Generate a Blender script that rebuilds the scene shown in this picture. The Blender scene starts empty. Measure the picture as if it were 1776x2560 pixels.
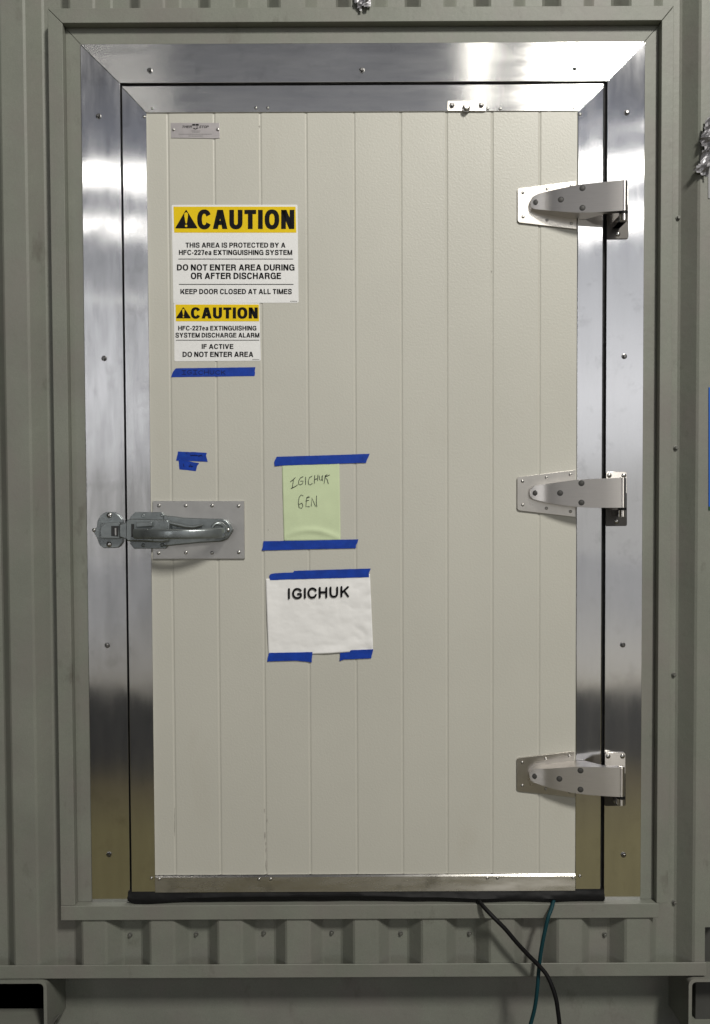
import bpy, bmesh, math, random
from mathutils import Matrix, Vector, noise

scene = bpy.context.scene
COL = scene.collection
random.seed(7)

# ------------------------------------------------------------------ camera
FPX, CX, CY = 1950.0, 888.0, 1280.0           # focal length and centre in photo pixels
CAM = Vector((0.0, -2.085, 1.55))
PITCH, ROLL = 0.027, 0.0045
fwd = Vector((0, math.cos(PITCH), -math.sin(PITCH)))
right0 = Vector((1, 0, 0))
up0 = right0.cross(fwd)
right = right0 * math.cos(ROLL) - up0 * math.sin(ROLL)
up = up0 * math.cos(ROLL) + right0 * math.sin(ROLL)
cam_d = bpy.data.cameras.new('camera')
cam_d.sensor_fit = 'VERTICAL'
cam_d.sensor_height = 36.0
cam_d.lens = FPX / 2560.0 * 36.0
cam_d.clip_start, cam_d.clip_end = 0.05, 200.0
cam = bpy.data.objects.new('camera', cam_d)
R3 = Matrix((right, up, -fwd)).transposed()
cam.matrix_world = Matrix.Translation(CAM) @ R3.to_4x4()
COL.objects.link(cam)
scene.camera = cam


def P(px, py, Y=0.0):
    """photo pixel -> point of the vertical plane y=Y."""
    d = right * ((px - CX) / FPX) + up * (-(py - CY) / FPX) + fwd
    t = (Y - CAM.y) / d.y
    return CAM + d * t


def fx(pts, Y):
    return sum(P(a, b, Y).x for a, b in pts) / len(pts)


def fz(pts, Y):
    return sum(P(a, b, Y).z for a, b in pts) / len(pts)


# ------------------------------------------------------------------ world and lamps
w = bpy.data.worlds.new('World')
scene.world = w
w.use_nodes = True
nt = w.node_tree
bg = nt.nodes['Background']
tc = nt.nodes.new('ShaderNodeTexCoord')
sep = nt.nodes.new('ShaderNodeSeparateXYZ')
nt.links.new(tc.outputs['Generated'], sep.inputs[0])
rmp = nt.nodes.new('ShaderNodeValToRGB')
nt.links.new(sep.outputs['Z'], rmp.inputs[0])
els = rmp.color_ramp.elements
els[0].position = 0.0
els[0].color = (0.36, 0.355, 0.345, 1)
els[1].position = 1.0
els[1].color = (0.075, 0.075, 0.08, 1)
for p_, c_ in ((0.05, (0.56, 0.56, 0.565, 1)), (0.12, (0.68, 0.68, 0.69, 1)), (0.25, (0.46, 0.465, 0.48, 1)),
               (0.33, (0.34, 0.35, 0.39, 1)), (0.40, (0.25, 0.26, 0.30, 1)), (0.50, (0.13, 0.13, 0.135, 1))):
    e = els.new(p_)
    e.color = c_
side = nt.nodes.new('ShaderNodeMath')          # the lit far end lies ahead of the door; the sides of the shed are dim
side.operation = 'MULTIPLY_ADD'
nt.links.new(sep.outputs['X'], side.inputs[0])
side.inputs[1].default_value = 1.0
side.inputs[2].default_value = 1.0
ahead = nt.nodes.new('ShaderNodeMapRange')
ahead.interpolation_type = 'SMOOTHSTEP'
nt.links.new(sep.outputs['Y'], ahead.inputs[0])
for k_, v_ in ((1, -0.77), (2, -0.90), (3, 0.10), (4, 1.0)):
    ahead.inputs[k_].default_value = v_
prod = nt.nodes.new('ShaderNodeMath')
prod.operation = 'MULTIPLY'
nt.links.new(side.outputs[0], prod.inputs[0])
nt.links.new(ahead.outputs[0], prod.inputs[1])


def smooth(sock, a, b_, lo, hi):
    q = nt.nodes.new('ShaderNodeMapRange')
    q.interpolation_type = 'SMOOTHSTEP'
    nt.links.new(sock, q.inputs[0])
    for k_, v_ in ((1, a), (2, b_), (3, lo), (4, hi)):
        q.inputs[k_].default_value = v_
    return q.outputs[0]


def mathn(op, a, b_):
    q = nt.nodes.new('ShaderNodeMath')
    q.operation = op
    for k_, v_ in ((0, a), (1, b_)):
        if isinstance(v_, float):
            q.inputs[k_].default_value = v_
        else:
            nt.links.new(v_, q.inputs[k_])
    return q.outputs[0]


# bright patch added at the left of the world to whiten the hinge tips
added_glow = mathn('MULTIPLY', smooth(sep.outputs['X'], -0.58, -0.54, 0.0, 1.0), smooth(sep.outputs['X'], -0.46, -0.43, 1.0, 0.0))
added_glow = mathn('MULTIPLY', added_glow, smooth(sep.outputs['Z'], 0.22, 0.28, 1.0, 0.0))
added_glow = mathn('MULTIPLY', added_glow, smooth(sep.outputs['Y'], -0.5, -0.6, 0.0, 1.0))
total = mathn('ADD', prod.outputs[0], mathn('MULTIPLY', added_glow, 4.5))
nt.links.new(rmp.outputs[0], bg.inputs[0])
nt.links.new(total, bg.inputs[1])


def area_lamp(name, loc, size, power, color=(1, 0.97, 0.90), rot=(0, 0, 0)):
    L = bpy.data.lights.new(name, 'AREA')
    L.shape = 'RECTANGLE'
    L.size, L.size_y = size
    L.energy = power
    L.color = color
    o = bpy.data.objects.new(name, L)
    o.location = loc
    o.rotation_euler = rot
    COL.objects.link(o)
    return o


area_lamp('ceiling_lamp', (2.36, -5.3, 6.5), (0.72, 1.05), 455, rot=(math.radians(63), 0, 0))
area_lamp('ceiling_lamp', (1.27, -5.3, 6.5), (0.15, 1.05), 13)
area_lamp('ceiling_lamp', (-3.3, -8.25, 5.7), (1.9, 0.75), 22)
area_lamp('ceiling_lamp', (-3.8, -10.2, 5.7), (2.0, 0.40), 14)
area_lamp('ceiling_lamp', (-5.3, -14.7, 5.7), (2.4, 0.28), 4)
area_lamp('ceiling_lamp', (3.6, -8.1, 5.7), (1.7, 0.75), 40)
area_lamp('ceiling_lamp', (4.2, -10.2, 5.7), (2.2, 0.9), 40)
area_lamp('ceiling_lamp', (3.5, -6.75, 5.7), (0.9, 0.08), 1.5)

scene.view_settings.view_transform = 'Standard'
scene.view_settings.look = 'None'
scene.view_settings.exposure = 0.0
scene.view_settings.gamma = 1.0
scene.view_settings.use_curve_mapping = False
scene.cycles.max_bounces = 8
scene.cycles.use_denoising = True


# ------------------------------------------------------------------ materials
def material(name, color, rough=0.5, metal=0.0, var=0.0, var_scale=6.0, stretch=(1, 1, 1), rough_var=0.0,
             bumps=(), spec=0.5, dirt=None, aniso=None, fine_var=0.0, coat=0.0, hue=None):
    """bumps: list of (scale, distance, stretch); dirt: (colour, scale, threshold, softness, amount)."""
    m = bpy.data.materials.new(name)
    m.use_nodes = True
    n, l = m.node_tree.nodes, m.node_tree.links
    b = n['Principled BSDF']
    b.inputs['Metallic'].default_value = metal
    b.inputs['Roughness'].default_value = rough
    b.inputs['Specular IOR Level'].default_value = spec
    b.inputs['Coat Weight'].default_value = coat
    t = n.new('ShaderNodeTexCoord')

    def noise_node(scale, st=(1, 1, 1), detail=4.0, rgh=0.55):
        mp = n.new('ShaderNodeMapping')
        mp.inputs['Scale'].default_value = st
        l.new(t.outputs['Object'], mp.inputs[0])
        q = n.new('ShaderNodeTexNoise')
        q.inputs['Scale'].default_value = scale
        q.inputs['Detail'].default_value = detail
        q.inputs['Roughness'].default_value = rgh
        l.new(mp.outputs[0], q.inputs['Vector'])
        return q

    def maprange(sock, a, c, d, e):
        r = n.new('ShaderNodeMapRange')
        r.inputs[1].default_value, r.inputs[2].default_value = a, c
        r.inputs[3].default_value, r.inputs[4].default_value = d, e
        l.new(sock, r.inputs[0])
        return r.outputs[0]

    rgb = n.new('ShaderNodeRGB')
    rgb.outputs[0].default_value = (*color, 1)
    cur = rgb.outputs[0]

    def mul(cur, fac_sock):
        v = n.new('ShaderNodeVectorMath')
        v.operation = 'SCALE'
        l.new(cur, v.inputs[0])
        l.new(fac_sock, v.inputs['Scale'])
        return v.outputs[0]

    if var:
        q = noise_node(var_scale, stretch)
        cur = mul(cur, maprange(q.outputs['Fac'], 0.3, 0.7, 1 - var, 1 + var))
    if fine_var:
        q = noise_node(420.0)
        cur = mul(cur, maprange(q.outputs['Fac'], 0.3, 0.7, 1 - fine_var, 1 + fine_var))
    if dirt:
        dc, ds, th, soft, amt = dirt[:5]
        q = noise_node(ds, dirt[5] if len(dirt) > 5 else (1, 1, 1), 6.0, 0.65)
        f = maprange(q.outputs['Fac'], th, th + soft, 0.0, amt)
        mx = n.new('ShaderNodeMix')
        mx.data_type = 'RGBA'
        l.new(f, mx.inputs[0])
        l.new(cur, mx.inputs[6])
        mx.inputs[7].default_value = (*dc, 1)
        cur = mx.outputs[2]
    if hue:
        q = noise_node(hue[1], (1, 1, 0.7), 5.0, 0.6)
        mx = n.new('ShaderNodeMix')
        mx.data_type = 'RGBA'
        l.new(maprange(q.outputs['Fac'], 0.42, 0.68, 0.0, hue[2]), mx.inputs[0])
        l.new(cur, mx.inputs[6])
        mx.inputs[7].default_value = (*hue[0], 1)
        cur = mx.outputs[2]
    l.new(cur, b.inputs['Base Color'])
    if rough_var:
        q = noise_node(9.0, stretch, 5.0, 0.6)
        l.new(maprange(q.outputs['Fac'], 0.3, 0.7, max(0.03, rough - rough_var), rough + rough_var), b.inputs['Roughness'])
    if aniso:
        b.inputs['Anisotropic'].default_value = aniso[0]
        tg = n.new('ShaderNodeCombineXYZ')      # grain: reflections spread across this direction
        for k_, v_ in enumerate(aniso[1]):
            tg.inputs[k_].default_value = v_
        l.new(tg.outputs[0], b.inputs['Tangent'])
    prev = None
    for sc_, dist, st in bumps:
        q = noise_node(sc_, st, 2.0, 0.5)
        bp = n.new('ShaderNodeBump')
        bp.inputs['Strength'].default_value = 1.0
        bp.inputs['Distance'].default_value = dist
        l.new(q.outputs['Fac'], bp.inputs['Height'])
        if prev:
            l.new(prev, bp.inputs['Normal'])
        prev = bp.outputs[0]
    if prev:
        l.new(prev, b.inputs['Normal'])
    return m


M = {}
M['cream'] = material('cream_embossed_skin', (0.57, 0.56, 0.50), 0.40, dirt=((0.50, 0.475, 0.40), 6, 0.60, 0.2, 0.35, (1, 1, 0.35)), var=0.035, var_scale=2.5, fine_var=0.035,
                      bumps=((170, 0.0004, (1, 1, 1)), (380, 0.0002, (1, 1, 1)), (3.5, 0.002, (1, 1, 0.5))), spec=0.45)
M['steel_paint'] = material('grey_green_paint', (0.218, 0.228, 0.194), 0.5, var=0.09, var_scale=5, fine_var=0.09,
                            dirt=((0.10, 0.095, 0.075), 14, 0.61, 0.14, 0.6, (1, 1, 0.5)), hue=((0.225, 0.20, 0.19), 7, 0.5), bumps=((60, 0.0006, (1, 1, 1)), (3, 0.004, (1, 1, .4))), spec=0.35)
M['alum'] = material('mill_aluminium_upright', (0.80, 0.80, 0.81), 0.15, 1.0, var=0.07, var_scale=9, stretch=(3, 1, 0.5), rough_var=0.035,
                     bumps=((1.1, 0.004, (1.5, 1, 1)), (3, 0.0013, (1.6, 1, 1)), (300, 0.000022, (1, 1, 0.012))), aniso=(0.97, (1, 0, 0)),
                     dirt=((0.38, 0.375, 0.37), 13, 0.55, 0.2, 0.32))
M['alum_h'] = material('mill_aluminium_level', (0.79, 0.78, 0.755), 0.185, 1.0, var=0.07, var_scale=9, stretch=(0.5, 1, 3), rough_var=0.04,
                       bumps=((1.1, 0.0035, (1, 1, 1.5)), (3, 0.0010, (1, 1, 1.6)), (300, 0.00001, (0.012, 1, 1))), aniso=(0.97, (0, 0, 1)),
                       dirt=((0.38, 0.375, 0.37), 13, 0.55, 0.2, 0.32))
M['stainless'] = material('brushed_stainless', (0.66, 0.63, 0.60), 0.31, 1.0, var=0.03, var_scale=30, stretch=(1, 1, 12),
                          aniso=(0.93, (0, 0, 1)))
M['leaf'] = material('hinge_leaf_painted_shade', (0.085, 0.08, 0.075), 0.4, 0.9)  # the strap's shadow on the leaf is put into this dark colour
M['plate'] = material('hinge_plate_steel', (0.62, 0.59, 0.54), 0.30, 1.0, var=0.05, var_scale=25, rough_var=0.04)
M['latch_plate'] = material('latch_plate_steel', (0.56, 0.55, 0.53), 0.40, 1.0, var=0.05, var_scale=30, rough_var=0.06,
                            bumps=((220, 0.00004, (0.08, 1, 4)),))
M['zinc'] = material('grey_cast_zinc', (0.27, 0.295, 0.30), 0.30, 0.7, var=0.12, var_scale=45, rough_var=0.1,
                     bumps=((70, 0.0005, (1, 1, 1)),))
M['zinc_dark'] = material('dark_roller_steel', (0.05, 0.05, 0.05), 0.4, 0.6)
M['screw'] = material('galvanised_screw', (0.55, 0.54, 0.52), 0.28, 1.0)
M['hex'] = material('dull_hex_screw', (0.22, 0.215, 0.21), 0.3, 1.0)
M['screw_dull'] = material('painted_screw', (0.15, 0.15, 0.135), 0.5, 0.3)
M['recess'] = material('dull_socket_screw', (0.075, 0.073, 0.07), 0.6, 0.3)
M['well'] = material('screw_well', (0.03, 0.03, 0.03), 0.7)
M['alum_plain'] = material('worn_bottom_edging', (0.66, 0.64, 0.60), 0.27, 1.0, var=0.08, var_scale=9, stretch=(0.5, 1, 3), rough_var=0.05, aniso=(0.9, (0, 0, 1)), dirt=((0.30, 0.29, 0.26), 9, 0.54, 0.16, 0.6))
M['rubber'] = material('black_rubber', (0.006, 0.006, 0.0065), 0.6, spec=0.25, var=0.15, var_scale=12, bumps=((14, 0.006, (1, 1, 2)),))
M['black_cable'] = material('black_cable_jacket', (0.006, 0.006, 0.0065), 0.55, spec=0.2)
M['teal_cable'] = material('teal_cable_jacket', (0.006, 0.042, 0.052), 0.55, spec=0.25)
M['tape'] = material('blue_masking_tape', (0.006, 0.047, 0.37), 0.6, var=0.16, var_scale=35, stretch=(1, 1, 1.4), fine_var=0.10,
                     bumps=((420, 0.00012, (1, 1, 0.25)), (45, 0.0012, (1, 1, 0.6))), spec=0.3, dirt=((0.012, 0.10, 0.42), 16, 0.60, 0.12, 0.6))
M['tape_ink'] = material('ink_on_tape', (0.010, 0.012, 0.06), 0.6, spec=0.2)
M['note'] = material('pale_green_note', (0.64, 0.74, 0.48), 0.75, var=0.03, var_scale=20, fine_var=0.03, spec=0.2)
M['paper'] = material('white_paper', (0.91, 0.905, 0.90), 0.65, var=0.025, var_scale=18, spec=0.25, bumps=((16, 0.0040, (1, 1, 1.3)), (60, 0.0005, (1, 1, 1))),
                      dirt=((0.55, 0.55, 0.53), 11, 0.60, 0.2, 0.3))
M['sticker'] = material('white_vinyl', (0.88, 0.88, 0.875), 0.42, var=0.02, var_scale=15, fine_var=0.03, bumps=((120, 0.0003, (1, 1, 1)),))
M['yellow'] = material('yellow_vinyl', (0.86, 0.61, 0.008), 0.45, spec=0.2, var=0.03, var_scale=15, fine_var=0.05, bumps=((120, 0.0003, (1, 1, 1)),))
M['ink'] = material('black_print', (0.007, 0.007, 0.008), 0.6, spec=0.12)
M['pen'] = material('pen_stroke', (0.03, 0.035, 0.03), 0.6)
M['nameplate'] = material('etched_nameplate', (0.50, 0.47, 0.47), 0.42, 0.85, var=0.06, var_scale=40,
                          dirt=((0.25, 0.22, 0.20), 60, 0.60, 0.2, 0.5))
M['faint_print'] = material('faint_print', (0.17, 0.165, 0.16), 0.5, 0.3)
M['foil'] = material('crumpled_silver_tape', (0.33, 0.325, 0.34), 0.5, 1.0, var=0.15, var_scale=40)
M['sheet'] = material('pale_grey_plastic', (0.27, 0.27, 0.275), 0.4, var=0.04)
M['blue_sign'] = material('blue_poster', (0.008, 0.10, 0.46), 0.5, var=0.05)
M['green_edge'] = material('green_print', (0.01, 0.08, 0.04), 0.4)
M['dark_void'] = material('dark_inside_paint', (0.06, 0.06, 0.055), 0.7, var=0.15, var_scale=10)
M['smudge'] = material('grey_scuff', (0.42, 0.40, 0.36), 0.6, var=0.2, var_scale=90)

# floor: plywood by the container, an added dark band for reflections, pale concrete beyond
fm = bpy.data.materials.new('shed_floor')
fm.use_nodes = True
n, l = fm.node_tree.nodes, fm.node_tree.links
t = n.new('ShaderNodeTexCoord')
sp = n.new('ShaderNodeSeparateXYZ')
l.new(t.outputs['Object'], sp.inputs[0])
nz = n.new('ShaderNodeTexNoise')
nz.inputs['Scale'].default_value = 1.1
l.new(t.outputs['Object'], nz.inputs['Vector'])
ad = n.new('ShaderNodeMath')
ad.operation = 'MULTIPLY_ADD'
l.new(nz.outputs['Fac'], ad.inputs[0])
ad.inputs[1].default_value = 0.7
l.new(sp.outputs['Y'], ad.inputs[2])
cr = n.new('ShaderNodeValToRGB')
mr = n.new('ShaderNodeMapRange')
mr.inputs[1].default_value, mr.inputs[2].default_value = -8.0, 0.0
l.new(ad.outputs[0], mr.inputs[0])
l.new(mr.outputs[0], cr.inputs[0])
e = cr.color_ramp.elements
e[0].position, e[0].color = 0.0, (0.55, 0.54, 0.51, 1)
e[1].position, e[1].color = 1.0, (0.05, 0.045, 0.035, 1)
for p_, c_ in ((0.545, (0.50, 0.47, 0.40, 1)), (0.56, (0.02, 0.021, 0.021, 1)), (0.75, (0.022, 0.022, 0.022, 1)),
               (0.80, (0.11, 0.09, 0.045, 1)), (0.87, (0.19, 0.165, 0.068, 1)), (0.965, (0.19, 0.165, 0.068, 1)), (0.985, (0.05, 0.045, 0.035, 1))):  # dark end by the wall: the container's shade, painted into the floor
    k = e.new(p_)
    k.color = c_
b = n['Principled BSDF']
fr_ = n.new('ShaderNodeMapRange')        # polished concrete far out, rough boards and the dark band near the door
l.new(sp.outputs['Y'], fr_.inputs[0])
for k_, v_ in ((1, -4.4), (2, -3.6), (3, 0.22), (4, 0.8)):
    fr_.inputs[k_].default_value = v_
l.new(fr_.outputs[0], b.inputs['Roughness'])
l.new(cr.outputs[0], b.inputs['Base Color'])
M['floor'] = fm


# ------------------------------------------------------------------ builders
class MB:
    def __init__(self):
        self.bm = bmesh.new()

    def face(self, vs):
        try:
            return self.bm.faces.new(vs)
        except ValueError:
            return None

    def prism(self, pts, y0, y1):
        """outline in (x, z), front at y0, back at y1."""
        a = sum(pts[i][0] * pts[(i + 1) % len(pts)][1] - pts[(i + 1) % len(pts)][0] * pts[i][1] for i in range(len(pts)))
        if a < 0:
            pts = pts[::-1]
        f = [self.bm.verts.new((x, y0, z)) for x, z in pts]
        k = [self.bm.verts.new((x, y1, z)) for x, z in pts]
        self.face(f)
        self.face(k[::-1])
        N = len(pts)
        for i in range(N):
            j = (i + 1) % N
            self.face((f[j], f[i], k[i], k[j]))
        return self

    def box(self, x0, x1, y0, y1, z0, z1):
        return self.prism([(x0, z0), (x1, z0), (x1, z1), (x0, z1)], y0, y1)

    def lathe(self, c, prof, axis='Y', n=20):
        """prof: list of (radius, offset along axis)."""
        rings = []
        for r, h in prof:
            ring = []
            if r < 1e-7:
                p = (c[0], c[1] + h, c[2]) if axis == 'Y' else (c[0], c[1], c[2] + h)
                ring = [self.bm.verts.new(p)]
            else:
                for i in range(n):
                    a = 2 * math.pi * i / n
                    u, v = r * math.cos(a), r * math.sin(a)
                    p = (c[0] + u, c[1] + h, c[2] + v) if axis == 'Y' else (c[0] + u, c[1] + v, c[2] + h)
                    ring.append(self.bm.verts.new(p))
            rings.append(ring)
        for A, B in zip(rings, rings[1:]):
            for i in range(n):
                j = (i + 1) % n
                if len(A) == 1 and len(B) == 1:
                    continue
                if len(A) == 1:
                    self.face((A[0], B[i], B[j]))
                elif len(B) == 1:
                    self.face((A[j], A[i], B[0]))
                else:
                    self.face((A[j], A[i], B[i], B[j]))
        return self

    def tube(self, pts, rad, n=12, flat=1.0, cap=True):
        """round or flattened tube through 3D points; rad is a number or list; flat scales along y."""
        pts = [Vector(p) for p in pts]
        rad = rad if isinstance(rad, (list, tuple)) else [rad] * len(pts)
        rings = []
        side_prev = None
        for i, p in enumerate(pts):
            d = (pts[min(i + 1, len(pts) - 1)] - pts[max(i - 1, 0)]).normalized()
            ref = Vector((0, 1, 0)) if abs(d.y) < 0.9 else Vector((0, 0, 1))
            s = d.cross(ref).normalized()
            if side_prev and s.dot(side_prev) < 0:
                s = -s
            side_prev = s
            o = d.cross(s).normalized()
            rings.append([self.bm.verts.new(p + s * rad[i] * math.cos(2 * math.pi * k / n) + o * rad[i] * flat * math.sin(2 * math.pi * k / n)) for k in range(n)])
        for A, B in zip(rings, rings[1:]):
            for i in range(n):
                j = (i + 1) % n
                self.face((A[i], A[j], B[j], B[i]))
        if cap:
            self.face(rings[0][::-1])
            self.face(rings[-1])
        return self

    def ribbon(self, pts, wd, Y, rnd=True, depth=0.00025):
        """flat pen stroke in the (x, z) plane at y=Y, with round ends."""
        pts = [Vector((p[0], p[1])) for p in pts]
        L, Rr = [], []
        for i, p in enumerate(pts):
            d = (pts[min(i + 1, len(pts) - 1)] - pts[max(i - 1, 0)])
            d = d.normalized() if d.length > 1e-9 else Vector((1, 0))
            nn = Vector((-d.y, d.x)) * (wd / 2)
            L.append(p + nn)
            Rr.append(p - nn)
        vl = [self.bm.verts.new((q.x, Y, q.y)) for q in L]
        vr = [self.bm.verts.new((q.x, Y, q.y)) for q in Rr]
        for i in range(len(pts) - 1):
            self.face((vl[i], vr[i], vr[i + 1], vl[i + 1]))
        if rnd:
            for p in (pts[0], pts[-1]):
                self.face([self.bm.verts.new((p.x + wd / 2 * math.cos(2 * math.pi * k / 10), Y - 0.00002, p.y + wd / 2 * math.sin(2 * math.pi * k / 10))) for k in range(10)])
        return self

    def build(self, name, mat, parent=None, origin=None, smooth=None, bevel=0.0, bseg=2, recalc=True):
        if recalc:
            bmesh.ops.recalc_face_normals(self.bm, faces=self.bm.faces)
        if origin is not None:
            o3 = Vector(origin)
            for v in self.bm.verts:
                v.co -= o3
        me = bpy.data.meshes.new(name)
        self.bm.to_mesh(me)
        self.bm.free()
        if smooth is not None:
            for p in me.polygons:
                p.use_smooth = True
            me.set_sharp_from_angle(angle=math.radians(smooth))
        for m_ in (mat if isinstance(mat, (list, tuple)) else [mat]):
            me.materials.append(m_)
        o = bpy.data.objects.new(name, me)
        COL.objects.link(o)
        if parent:
            o.parent = parent
        if bevel:
            bv = o.modifiers.new('edge', 'BEVEL')
            bv.width = bevel
            bv.segments = bseg
            bv.limit_method = 'ANGLE'
            bv.angle_limit = math.radians(35)
            bv.harden_normals = True
            for p in me.polygons:
                p.use_smooth = True
            me.set_sharp_from_angle(angle=math.radians(smooth if smooth is not None else 30))
        return o


def thing(name, label, cat, loc=(0, 0, 0), group=None):
    o = bpy.data.objects.new(name, None)
    o.empty_display_size = 0.1
    o.location = loc
    COL.objects.link(o)
    o['kind'] = 'thing'
    return tag(o, label, cat, group)


def tag(o, label, cat, group=None):
    o['label'] = label
    o['category'] = cat
    if group:
        o['group'] = group
    return o


def place(me_obj, parent, loc, rot_y=0.0):
    """a further copy of a small part (rivet, screw) sharing its mesh."""
    o = bpy.data.objects.new(me_obj.name.split('.')[0], me_obj.data)
    for m_ in me_obj.modifiers:
        q = o.modifiers.new(m_.name, m_.type)
    COL.objects.link(o)
    o.parent = parent
    o.location = loc
    o.rotation_euler = (0, rot_y, 0)
    return o


def small_mesh(name, mb, mats, smooth=40):
    bmesh.ops.recalc_face_normals(mb.bm, faces=mb.bm.faces)
    me = bpy.data.meshes.new(name)
    mb.bm.to_mesh(me)
    mb.bm.free()
    for p in me.polygons:
        p.use_smooth = True
    me.set_sharp_from_angle(angle=math.radians(smooth))
    for m_ in mats:
        me.materials.append(m_)
    return me


def put(name, me, parent, loc, rot_y=0.0, scale=1.0):
    o = bpy.data.objects.new(name, me)
    COL.objects.link(o)
    o.parent = parent
    o.location = loc
    o.rotation_euler = (0, rot_y, 0)
    o.scale = (scale,) * 3
    return o


# shared small hardware, base on y=0, pointing to -y
mb = MB().lathe((0, 0, 0), [(0.0041, 0.0005), (0.0041, -0.0006), (0.0034, -0.0017), (0.0021, -0.0023), (0.0013, -0.0024), (0.0012, -0.0012), (0, -0.0011)], n=16)
ME_RIVET = small_mesh('rivet', mb, [M['screw']], 60)
mb = MB().lathe((0, 0, 0), [(0.0072, 0.0005), (0.0072, -0.0011), (0.0050, -0.0018)], n=20)
mb.lathe((0, 0, 0), [(0.0046, -0.0016), (0.0046, -0.0062), (0.0038, -0.0068), (0, -0.0068)], n=6)
ME_HEX = small_mesh('screw', mb, [M['hex']], 25)
mb = MB().lathe((0, 0, 0), [(0.0066, 0.0005), (0.0066, -0.0011), (0.0048, -0.0018)], n=20)
mb.lathe((0, 0, 0), [(0.0044, -0.0016), (0.0044, -0.0062), (0.0036, -0.0068), (0, -0.0068)], n=6)
ME_HEX_DULL = small_mesh('screw', mb, [M['screw_dull']], 25)
mb = MB().lathe((0, 0, 0), [(0.0062, 0.0004), (0.0062, -0.0008), (0.0044, -0.0022), (0.0018, -0.0030), (0, -0.0031)], n=18)
ME_PAN = small_mesh('screw', mb, [M['screw']], 60)
mb = MB().lathe((0, 0, 0), [(0.0058, 0.0004), (0.0058, -0.0008), (0.0046, -0.0018), (0.0030, -0.0020), (0.0022, -0.0008), (0, -0.0008)], n=18)
ME_HEXD2 = small_mesh('screw', mb, [M['zinc']], 60)


def to_world_list(pts, off, sc, Y):
    r = []
    for a, b_ in pts:
        v = P(off[0] + a / sc, off[1] + b_ / sc, Y)
        r.append((v.x, v.z))
    return r


# ------------------------------------------------------------------ levels
Y_RING, Y_IN, Y_CAS, Y_TRIM = -0.016, 0.0065, 0.002, -0.003
Y_FLAT, Y_VAL = -0.010, 0.032

rxl = fx([(117, 78), (129, 640), (140, 1280), (147, 1920), (153, 2290)], Y_RING)
rxr = fx([(1687, 25), (1675, 1280), (1672, 2250)], Y_RING)
rzt = fz([(117, 22), (1684, 12)], Y_RING)
rzb = fz([(153, 2301), (1640, 2294)], Y_RING)
rzbt = fz([(153, 2265), (1640, 2258)], Y_RING)
ixl = fx([(152, 60), (159, 250), (167, 640), (176, 1280), (181, 1700), (186, 2200)], Y_RING)
ixr = fx([(1655, 60), (1645, 1280), (1645, 2250)], Y_RING)
izt = fz([(153, 57), (1655, 51)], Y_RING)
cxl = fx([(199, 120), (210, 640), (221, 1280), (225, 1920), (227, 2260)], Y_CAS)
cxr = fx([(1615, 105), (1611, 640), (1606, 1280), (1603, 1900), (1603, 2250)], Y_CAS)
czt = fz([(210, 111), (1610, 103)], Y_CAS)
sxl = fx([(298, 210), (307, 640), (317, 1280), (322, 1920), (323, 2230)], Y_CAS)
sxr = fx([(1521, 205), (1514, 640), (1513, 1280), (1512, 1500), (1514, 2250)], Y_CAS)
szt = fz([(300, 207), (1515, 203)], Y_CAS)
dxl = sxl + 0.0058
dxr = fx([(1507, 210), (1503, 800), (1499, 1500), (1503, 2200)], Y_TRIM) + 0.0045
dzt = fz([(310, 214), (1505, 211)], Y_TRIM)
dzb = fz([(320, 2232), (1510, 2223)], Y_TRIM)
pxl = fx([(366, 281), (369, 640), (381, 1280), (385, 1920), (387, 2190)], Y_TRIM)
pxr = fx([(1444, 280), (1442, 700), (1439, 1500), (1441, 2180)], Y_TRIM)
pzt = fz([(370, 281), (1440, 277)], Y_TRIM)
pzb = fz([(387, 2190), (1440, 2185)], Y_TRIM)
print('door', dxl, dxr, dzt, dzb, 'ring', rxl, rxr, rzt, rzb)

# ------------------------------------------------------------------ floor
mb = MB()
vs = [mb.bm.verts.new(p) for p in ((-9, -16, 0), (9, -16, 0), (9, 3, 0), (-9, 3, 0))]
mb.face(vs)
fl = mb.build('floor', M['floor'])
fl['kind'] = 'structure'

# ------------------------------------------------------------------ container
box = thing('shipping_container', 'grey green corrugated steel container wall around the white cold room door', 'container', (0, 0, 0))
PER = 0.1835
S_FLAT, S_SLOPE, S_VAL = 0.064, 0.0345, 0.0505
PHASE = P(376, 2330, Y_FLAT).x


def corr_y(x):
    u = (x - PHASE) % PER
    if u < S_FLAT:
        return Y_FLAT
    u -= S_FLAT
    if u < S_SLOPE:
        return Y_FLAT + (Y_VAL - Y_FLAT) * u / S_SLOPE
    u -= S_SLOPE
    if u < S_VAL:
        return Y_VAL
    u -= S_VAL
    return Y_VAL + (Y_FLAT - Y_VAL) * u / S_SLOPE


def corr_strip(mb, x0, x1, z0, z1):
    xs = [x0, x1]
    k0 = math.floor((x0 - PHASE) / PER) - 1
    k1 = math.ceil((x1 - PHASE) / PER) + 1
    for k in range(k0, k1 + 1):
        base = PHASE + k * PER
        for a, rr in ((0, 1), (S_FLAT, 1), (S_FLAT + S_SLOPE, 1), (S_FLAT + S_SLOPE + S_VAL, 1)):
            for dlt in (-0.003, 0.003):          # rounded folds
                v = base + a + dlt
                if x0 < v < x1:
                    xs.append(v)
    xs = sorted(set(xs))
    rows = max(1, int((z1 - z0) / 0.25))
    grid = []
    for r in range(rows + 1):
        z = z0 + (z1 - z0) * r / rows
        grid.append([mb.bm.verts.new((x, corr_y(x), z)) for x in xs])
    for r in range(rows):
        for i in range(len(xs) - 1):
            mb.face((grid[r][i], grid[r][i + 1], grid[r + 1][i + 1], grid[r + 1][i]))


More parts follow.
